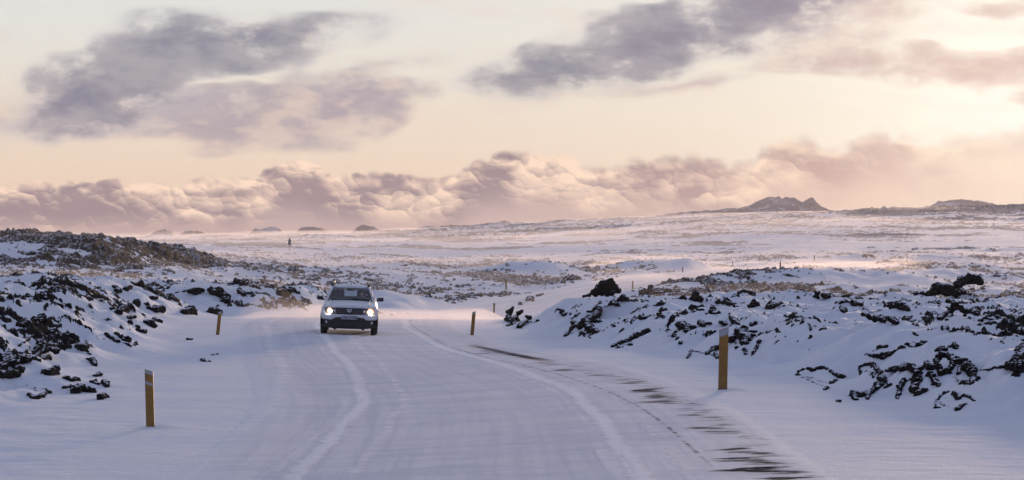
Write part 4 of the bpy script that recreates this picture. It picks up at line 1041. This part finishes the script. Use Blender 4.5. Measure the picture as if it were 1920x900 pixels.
for s_ in (-1, 1):
    nm_ = 'headlight'
    pts_u = [(.43, .865), (.60, .885), (.74, .875), (.80, .84)]; pts_l = [(.43, .69), (.52, .66), (.72, .66), (.80, .72)]
    if s_ < 0: pts_u = [(-a, b) for a, b in pts_u][::-1]; pts_l = [(-a, b) for a, b in pts_l][::-1]
    hl = panel(nm_, pts_u, pts_l, .008, .08, LENS, car, 10)
    cxh = .66 if s_ > 0 else -.635
    disc('lamp_bulb', cxh, .765, .074 if s_ > 0 else .064, .062, fy(cxh, .76)-.03, .03, LAMP, hl, 24, .02)
    if s_ > 0: disc('lamp_glow_disc', cxh-.015, .775, .155, .10, fy(cxh, .77)-.014, .03, LAMPD, hl, 24, .012)  # emissive disc added round the bulb, standing in for the headlight's glow
    else:
        disc('lamp_glow_disc', cxh, .83, .070, .040, fy(cxh, .83)-.014, .03, LAMPD, hl, 20, .012)  # smaller emissive disc for the glow above the left bulb
    disc('indicator', s_*.475, .765, .04, .06, fy(.475, .765)-.014, .03, CHR, hl, 18, .01)
    fg = disc('fog_light', s_*.725, .405, .042, .042, fy(.725, .405)-.01, .03, CHR, car, 18, .008)
    # mirrors
    mr = box('mirror', s_*.99-.105, s_*.99+.105, -.66, -.54, 1.075, 1.20, BLACK, car, .035)
    box('mirror_arm', min(s_*.82, s_*.92), max(s_*.82, s_*.92), -.62, -.56, 1.07, 1.11, BLACK, mr, .01)
    # side cladding and door lines
    loft('side_cladding', [[(s_*.905, y_, .30), (s_*.905, y_, z_), (s_*.935, y_, z_-.03), (s_*.935, y_, .33)] for y_, z_ in ((-1.9, .50), (-1.7, .66), (-1.35, .74), (-1.0, .62), (-.85, .44), (.85, .44), (1.0, .62), (1.35, .74), (1.7, .62), (1.95, .5))], BLACK, car, close=True, smooth=False)
    # spot light of the lit lamp
    ld_ = bpy.data.lights.new('headlight_beam', 'SPOT'); ld_.energy = 60; ld_.color = (1, .85, .65); ld_.spot_size = R(70); ld_.spot_blend = .8; ld_.shadow_soft_size = .06
    lo_o = bpy.data.objects.new('headlight_beam', ld_); C.objects.link(lo_o); lo_o.parent = car; lo_o.location = (cxh, fy(cxh, .76)-.12, .765); lo_o.rotation_euler = (R(80), 0, 0)
# number plate
pl_ = box('number_plate', -.26, .26, fy(0, .55)-.055, fy(0, .55)-.03, .505, .620, PLATE, car, .006)
cu = bpy.data.curves.new('plate_text', 'FONT'); cu.body = 'UEL TV40'; cu.size = .115; cu.align_x = 'CENTER'; cu.align_y = 'CENTER'; cu.extrude = .002; cu.space_character = 1.05
to = bpy.data.objects.new('plate_text_source', cu); C.objects.link(to); bpy.context.view_layer.update()
me = bpy.data.meshes.new_from_object(to.evaluated_get(bpy.context.evaluated_depsgraph_get())); bpy.data.objects.remove(to)
me.materials.clear(); me.materials.append(PTXT); tx_ = bpy.data.objects.new('plate_lettering', me); C.objects.link(tx_); tx_.parent = pl_
tx_.rotation_euler = (R(90), 0, 0); tx_.location = (.02, fy(0, .55)-.058, .562)
# wheels
for s_ in (-1, 1):
    for y_ in (-1.36, 1.31):
        secs = []
        for (dx_, r_) in ((-.11, .20), (-.11, .29), (-.095, .325), (-.06, .338), (0, .341), (.06, .338), (.095, .325), (.11, .29), (.11, .20)):
            secs.append([(s_*.815+dx_, y_+r_*math.cos(2*math.pi*j/36), .341+r_*math.sin(2*math.pi*j/36)) for j in range(36)])
        ty = loft('tyre', secs, RUB, car, close=True)
        secs = [[(s_*(.815+dx_), y_+r_*math.cos(2*math.pi*j/28), .341+r_*math.sin(2*math.pi*j/28)) for j in range(28)] for dx_, r_ in ((.118, .20), (.10, .19), (.085, .10), (.11, .05), (.11, .01))]
        loft('rim', secs, RIM, ty, close=True)
        box('tread', s_*.815-.105, s_*.815-.075, y_-.05, y_+.05, .001, .02, RUB, ty, 0)
# cabin
def gl_pt(y, z):  # half width of the glasshouse
    f = (z-1.08)/(1.56-1.08); return .775-.19*f
roof = loft('roof', [[(x_*w_, y_, z_-(x_*x_)*.05-(.0)) for x_ in np.linspace(-1, 1, 13)]+[(x_*w_*.98, y_, z_-.05-(x_*x_)*.05) for x_ in np.linspace(1, -1, 13)]
       for y_, z_, w_ in ((-.02, 1.515, .585), (.12, 1.575, .595), (.6, 1.61, .60), (1.2, 1.60, .60), (1.75, 1.555, .585), (1.88, 1.52, .57))], PAINT, car, close=True)
WS = [(-.70, 1.085), (-.02, 1.475)]   # windscreen foot / head (y,z)
def quadp(name, c4, mat, parent, th=.012):
    a = [Vector(q) for q in c4]; n = (a[1]-a[0]).cross(a[3]-a[0]).normalized()*th
    return loft(name, [a, [q+n for q in a]], mat, parent, close=True, smooth=False)
ws = quadp('windscreen', [(-.72, -.68, 1.09), (.72, -.68, 1.09), (.565, -.03, 1.475), (-.565, -.03, 1.475)], GLASS, car)
quadp('windscreen_shade_band', [(-.585, -.075, 1.452), (.585, -.075, 1.452), (.57, -.045, 1.475), (-.57, -.045, 1.475)], BLACK, ws, .006)
rw_ = quadp('rear_window', [(-.46, 1.97, 1.17), (.46, 1.97, 1.17), (.42, 1.86, 1.45), (-.42, 1.86, 1.45)], GLASS, car)
quadp('tailgate_trim', [(-.72, 1.99, 1.05), (.72, 1.99, 1.05), (.72, 1.97, 1.17), (-.72, 1.97, 1.17)], BLACK, rw_)
quadp('tailgate_trim', [(-.56, 1.86, 1.45), (.56, 1.86, 1.45), (.54, 1.84, 1.52), (-.54, 1.84, 1.52)], BLACK, rw_)
for s_ in (-1, 1): quadp('tailgate_trim', [(s_*.46, 1.97, 1.17), (s_*.74, 1.97, 1.17), (s_*.58, 1.86, 1.45), (s_*.42, 1.86, 1.45)], BLACK, rw_)
for s_ in (-1, 1):
    quadp('side_window', [(s_*.775, -.45, 1.10), (s_*.775, .45, 1.115), (s_*.60, .42, 1.50), (s_*.60, .05, 1.485)], GLASS, car)
    quadp('side_window', [(s_*.775, .52, 1.115), (s_*.775, 1.30, 1.13), (s_*.60, 1.25, 1.50), (s_*.60, .49, 1.50)], GLASS, car)
    tube('front_pillar', [(s_*.765, -.74, 1.06), (s_*.70, -.40, 1.27), (s_*.61, -.02, 1.49), (s_*.60, .15, 1.535)], .038, PAINT, car, 8)
    tube('middle_pillar', [(s_*.785, .485, 1.08), (s_*.70, .47, 1.30), (s_*.60, .455, 1.52)], .035, BLACK, car, 8)
    quadp('rear_pillar', [(s_*.79, 1.32, 1.08), (s_*.74, 2.02, 1.08), (s_*.58, 1.86, 1.50), (s_*.60, 1.27, 1.52)], PAINT, car, .03)
    rl = tube('roof_rail', [(s_*.60, .06, 1.50), (s_*.58, .14, 1.605), (s_*.565, .28, 1.645), (s_*.56, 1.0, 1.66), (s_*.56, 1.55, 1.64), (s_*.57, 1.72, 1.57)], .030, BLACK, car, 8)
    box('rail_foot', s_*.60-.05, s_*.60+.035, .02, .22, 1.50, 1.60, BLACK, rl, .02)
    if s_ < 0: disc('rail_tip', s_*.565, 1.655, .028, .035, .10, .06, CHR, rl, 12, .02)
    tube('wiper', [(s_*.12-.05, -.70, 1.115), (s_*.12+.50*1-.05, -.64, 1.145)], .009, BLACK, car, 6)
    # seats
    st = box('seat', s_*.36-.22, s_*.36+.22, .22, .36, .75, 1.16, SEAT, car, .05)
    box('headrest', s_*.36-.15, s_*.36+.15, .28, .38, 1.15, 1.42, SEAT, st, .04)
    box('seat_cushion', s_*.36-.23, s_*.36+.23, -.25, .30, .58, .76, SEAT, st, .04)
    box('tail_lamp', min(s_*.72, s_*.84), max(s_*.72, s_*.84), 2.0, 2.07, .78, 1.02, REDL, car, .02)
tube('aerial', [(0, .12, 1.585), (0, .17, 1.655)], .012, BLACK, car, 6)
rs = box('rear_seat', -.55, .55, 1.05, 1.2, .7, 1.12, SEAT, car, .05)
for x_ in (-.38, .38): box('headrest', x_-.12, x_+.12, 1.1, 1.18, 1.12, 1.33, SEAT, rs, .03)
box('dashboard', -.72, .72, -.56, -.26, .90, 1.155, BLACK, car, .04)
box('roof_lining', -.56, .56, .10, 1.80, 1.455, 1.485, BLACK, car, .01)
mr2 = box('rear_view_mirror', -.13, .13, -.02, .01, 1.385, 1.445, BLACK, car, .02); tube('mirror_stem', [(0, .0, 1.44), (0, .03, 1.50)], .015, BLACK, mr2, 6)
tube('steering_wheel', [(.36+.18*math.cos(a), -.22+.05*math.sin(a), 1.03+.17*math.sin(a)) for a in np.linspace(0, 2*math.pi, 19)], .014, BLACK, car, 6)
box('inspection_sticker', .50, .58, -.42, -.415, 1.255, 1.29, PLATE, ws, 0)
# the underbody closes the view below the shell
box('underbody', -.70, .70, -1.7, 1.9, .24, .40, BLACK, car, .03)

# driver: one continuous skinned body
def skinned(name, verts, edges, radii, mat, parent, sub=2):
    me = bpy.data.meshes.new(name); me.from_pydata(verts, edges, []); o = bpy.data.objects.new(name, me); C.objects.link(o)
    m1 = o.modifiers.new('s', 'SKIN')
    for i, r_ in enumerate(radii): me.skin_vertices[0].data[i].radius = r_ if isinstance(r_, tuple) else (r_, r_)
    me.skin_vertices[0].data[0].use_root = True
    m2_ = o.modifiers.new('u', 'SUBSURF'); m2_.levels = sub; m2_.render_levels = sub
    bpy.context.view_layer.update(); dg = bpy.context.evaluated_depsgraph_get()
    nm = bpy.data.meshes.new_from_object(o.evaluated_get(dg)); bpy.data.objects.remove(o)
    nm.materials.clear(); nm.materials.append(mat)
    for pl in nm.polygons: pl.use_smooth = True
    q = bpy.data.objects.new(name, nm); C.objects.link(q)
    if parent: q.parent = parent
    return q
bx = .36
vs = [(bx,.10,.80),(bx,.13,1.0),(bx,.14,1.14),(bx,.13,1.22),(bx,.11,1.30),(bx,.10,1.37),
      (bx-.19,.12,1.12),(bx-.23,-.02,.95),(bx-.15,-.20,1.02),(bx+.19,.12,1.12),(bx+.23,-.02,.95),(bx+.15,-.20,1.02),
      (bx-.10,-.30,.80),(bx-.10,-.52,.50),(bx+.10,-.30,.80),(bx+.10,-.52,.50)]
es = [(0,1),(1,2),(2,3),(3,4),(4,5),(2,6),(6,7),(7,8),(2,9),(9,10),(10,11),(0,12),(12,13),(0,14),(14,15)]
ra = [(.16,.11),(.16,.11),(.12,.09),.055,(.085,.10),(.075,.085),.065,.048,.035,.065,.048,.035,.075,.05,.075,.05]
ce = car.matrix_world
bpy.context.view_layer.update()
pers = skinned('person', vs, es, ra, SKIN, None); pers.matrix_world = car.matrix_world
set_props(pers, 'driver in a dark jacket sitting behind the windscreen of the white car', 'person')
jk = skinned('jacket', [vs[i] for i in (0,1,2,6,7,8,9,10,11)]+[(bx,.135,1.17)], [(0,1),(1,2),(2,3),(3,4),(4,5),(2,6),(6,7),(7,8),(2,9)],
             [(.18,.13),(.18,.13),(.14,.11),.08,.06,.045,.08,.06,.045,.075], JKT, pers)
hv, hf = ico(2); hv = hv*np.array([.095, .11, .085])+np.array([bx, .125, 1.375]); hr = mesh_np('hair', hv, hf, HAIR, pers)
# interior walls so the cabin reads dark
box('parcel_shelf', -.70, .70, 1.25, 1.90, 1.12, 1.15, BLACK, car, .01)

# ------------------------------------------------------------------ drifting snow and air
def volmat(name, dens, col, g=.2):
    m = bpy.data.materials.new(name); m.use_nodes = True; t = m.node_tree; t.nodes.clear()
    o = t.nodes.new('ShaderNodeOutputMaterial'); v = t.nodes.new('ShaderNodeVolumePrincipled')
    v.inputs['Color'].default_value = (*col, 1); v.inputs['Density'].default_value = dens; v.inputs['Anisotropy'].default_value = g
    t.links.new(v.outputs[0], o.inputs['Volume']); return m
hz = box('haze', -5000, 5000, -300, 5200, float(ZS.min())-1.5, 125, volmat('air_haze', 0.00007, (.98, .87, .80), .3), None, 0)
set_props(hz, 'thin pink winter haze over the plain', kind='stuff')
def drift(name, th0, th1, D0, D1, hfun, dens, col, label, nth=220, nd=200, g=.45):
    th = np.linspace(th0, th1, nth); Dd = np.exp(np.linspace(math.log(D0), math.log(D1), nd)); X, Y = grid(th, Dd)
    zb_ = zsnow(X, Y); ex = np.minimum(sst(np.linspace(0, 1, nth), 0, .12), 1-sst(np.linspace(0, 1, nth), .88, 1))[None]
    ey = np.minimum(sst(np.linspace(0, 1, nd), 0, .10), 1-sst(np.linspace(0, 1, nd), .85, 1))[:, None]
    h = np.maximum(hfun(X, Y), 0.0)*ex*ey+0.01
    # smooth floor so that the layer lies in the hollows
    top = zb_.copy()
    for _ in range(6):
        top = (np.pad(top, 1, 'edge')[:-2, 1:-1]+np.pad(top, 1, 'edge')[2:, 1:-1]+np.pad(top, 1, 'edge')[1:-1, :-2]+np.pad(top, 1, 'edge')[1:-1, 2:]+top)/5
    top = np.minimum(top+h, zb_+h*1.4); bot = np.minimum(zb_, top)-1.2
    V = np.concatenate([np.stack([X, Y, top], -1).reshape(-1, 3), np.stack([X, Y, bot], -1).reshape(-1, 3)])
    ft = gridfaces(nd, nth); n = nd*nth; fb = ft[:, ::-1]+n
    i = np.arange(n).reshape(nd, nth); side = []
    for e in (i[0], i[-1][::-1], i[:, 0][::-1], i[:, -1]): side.append(np.stack([e[:-1], e[:-1]+n, e[1:]+n, e[1:]], -1))
    o = mesh_np(name, V, np.concatenate([ft, fb]+side), volmat(name, dens, col, g))
    bm = bmesh.new(); bm.from_mesh(o.data); bmesh.ops.recalc_face_normals(bm, faces=bm.faces); bm.to_mesh(o.data); bm.free()
    set_props(o, label, kind='stuff')
def hf_mid(X, Y):
    D = np.hypot(X, Y); n = fbm2(X+300, Y*.28+D*.2, 38, 4, .55); return (1.0+2.6*np.clip(n+.15, 0, 1))*np.interp(D, [110, 150, 250, 340, 600], [.35, .45, .6, 1, 1.3])
def hf_far(X, Y):
    n = fbm2(X+900, Y*.25, 160, 4, .55); return 2.0+7.0*np.clip(n+.1, 0, 1)
drift('drifting_snow', R(-15), R(15), 112, 560, hf_mid, 0.0026, (1, .94, .92), 'low veil of drifting snow over the hollows beyond the bend')
def pth(px_): return math.atan((px_-CX)/F)
drift('blowing_snow_sheet', pth(1060), pth(1780), 235, 440, lambda X, Y: 0.3+1.5*np.clip(fbm2(X+50, Y*.3, 24, 3)+.25, 0, 1), 0.0055, (1, .93, .88), 'bright sheet of blowing snow over the far stretch of road', nth=120, nd=60, g=.6)
drift('blowing_snow_sheet', pth(-180), pth(640), 150, 200, lambda X, Y: 0.35+.9*np.clip(fbm2(X+80, Y*.4, 14, 3)+.3, 0, 1), 0.010, (1, .94, .92), 'pale sheet of blowing snow in the hollow below the left hill', nth=120, nd=50, g=.5)
drift('snow_powder', pth(430), pth(960), 86, 122, lambda X, Y: 0.25+.7*np.clip(fbm2(X+20, Y*.5, 6, 3)+.3, 0, 1), 0.020, (1, .93, .91), 'snow powder raised behind the white car', nth=100, nd=50, g=.5)
drift('far_drifting_snow', R(-15), R(15), 480, 2900, hf_far, 0.0011, (1, .95, .93), 'low veil of drifting snow over the distant plain', nd=160)
# each outcrop is described by the nearest rock that can be named
outs = [o for o in C.objects if o.name.startswith('lava_outcrop')]
def pxof(p): return CX+F*p[0]/p[1], HZ+F*(CAMZ-p[2])/p[1]
lm = []
for o in C.objects:
    if o.name.startswith('lava_rock') and 'label' in o:
        cs = np.array([v.co[:] for v in list(o.data.vertices)[::7]])+np.array(o.location); wd = o['label'].split()[:8]
        while wd[-1] in ('of','the','with','and','a','to','at','on','in','just','above','below','beside','right','left','its','near','behind','two','round','up','down','small','low','slope','either','down','running','that','filled','other'): wd.pop()
        lm.append((pxof(cs.mean(0)), ' '.join(wd)))
for (mx, my, mh, _l, _k, lb) in markers[:6]: lm.append(((mx, my-mh*.4), ' '.join(lb.split()[:6])))
lm.append(((652, 580), 'white car'))
for o in outs:
    cs = np.array([v.co[:] for v in o.data.vertices]); c_ = cs.mean(0); u_, v_ = pxof(c_)
    q = min(lm, key=lambda l: math.hypot(l[0][0]-u_, (l[0][1]-v_)*1.6)); ddx, ddy = u_-q[0][0], v_-q[0][1]
    if math.hypot(ddx, ddy) > 190: continue
    w_ = (cs[:, 0].max()-cs[:, 0].min())*F/c_[1]
    sz = 'small' if w_ < 16 else 'broad' if w_ > 38 else 'middling'
    dr = ('left of' if ddx < 0 else 'right of') if abs(ddx) > 2.2*abs(ddy) else ('above' if ddy < 0 else 'below') if abs(ddy) > 1.6*abs(ddx) else ('above left of' if ddy < 0 and ddx < 0 else 'above right of' if ddy < 0 else 'below left of' if ddx < 0 else 'below right of')
    o['label'] = f'{sz} lava lump {dr} the {q[1]}'

from collections import defaultdict
same = defaultdict(list)
for o in outs:
    if ' the ' in o['label'] and 'lump' in o['label']: same[o['label']].append(o)
for lb, os_ in same.items():
    if len(os_) < 2: continue
    os_.sort(key=lambda o: o.data.vertices[0].co.y)
    names = {2: ('nearer', 'farther'), 3: ('nearest', 'middle', 'farthest')}.get(len(os_)) or ['nearest', 'second nearest', 'third nearest', 'fourth nearest', 'fifth nearest', 'sixth nearest', 'seventh nearest', 'eighth nearest', 'ninth nearest', 'tenth nearest', 'eleventh nearest', 'twelfth nearest'][:len(os_)]
    if names:
        for o, w in zip(os_, names): o['label'] = ' '.join((w+' '+lb).replace('lava lump ', 'lump ').split()[:16])
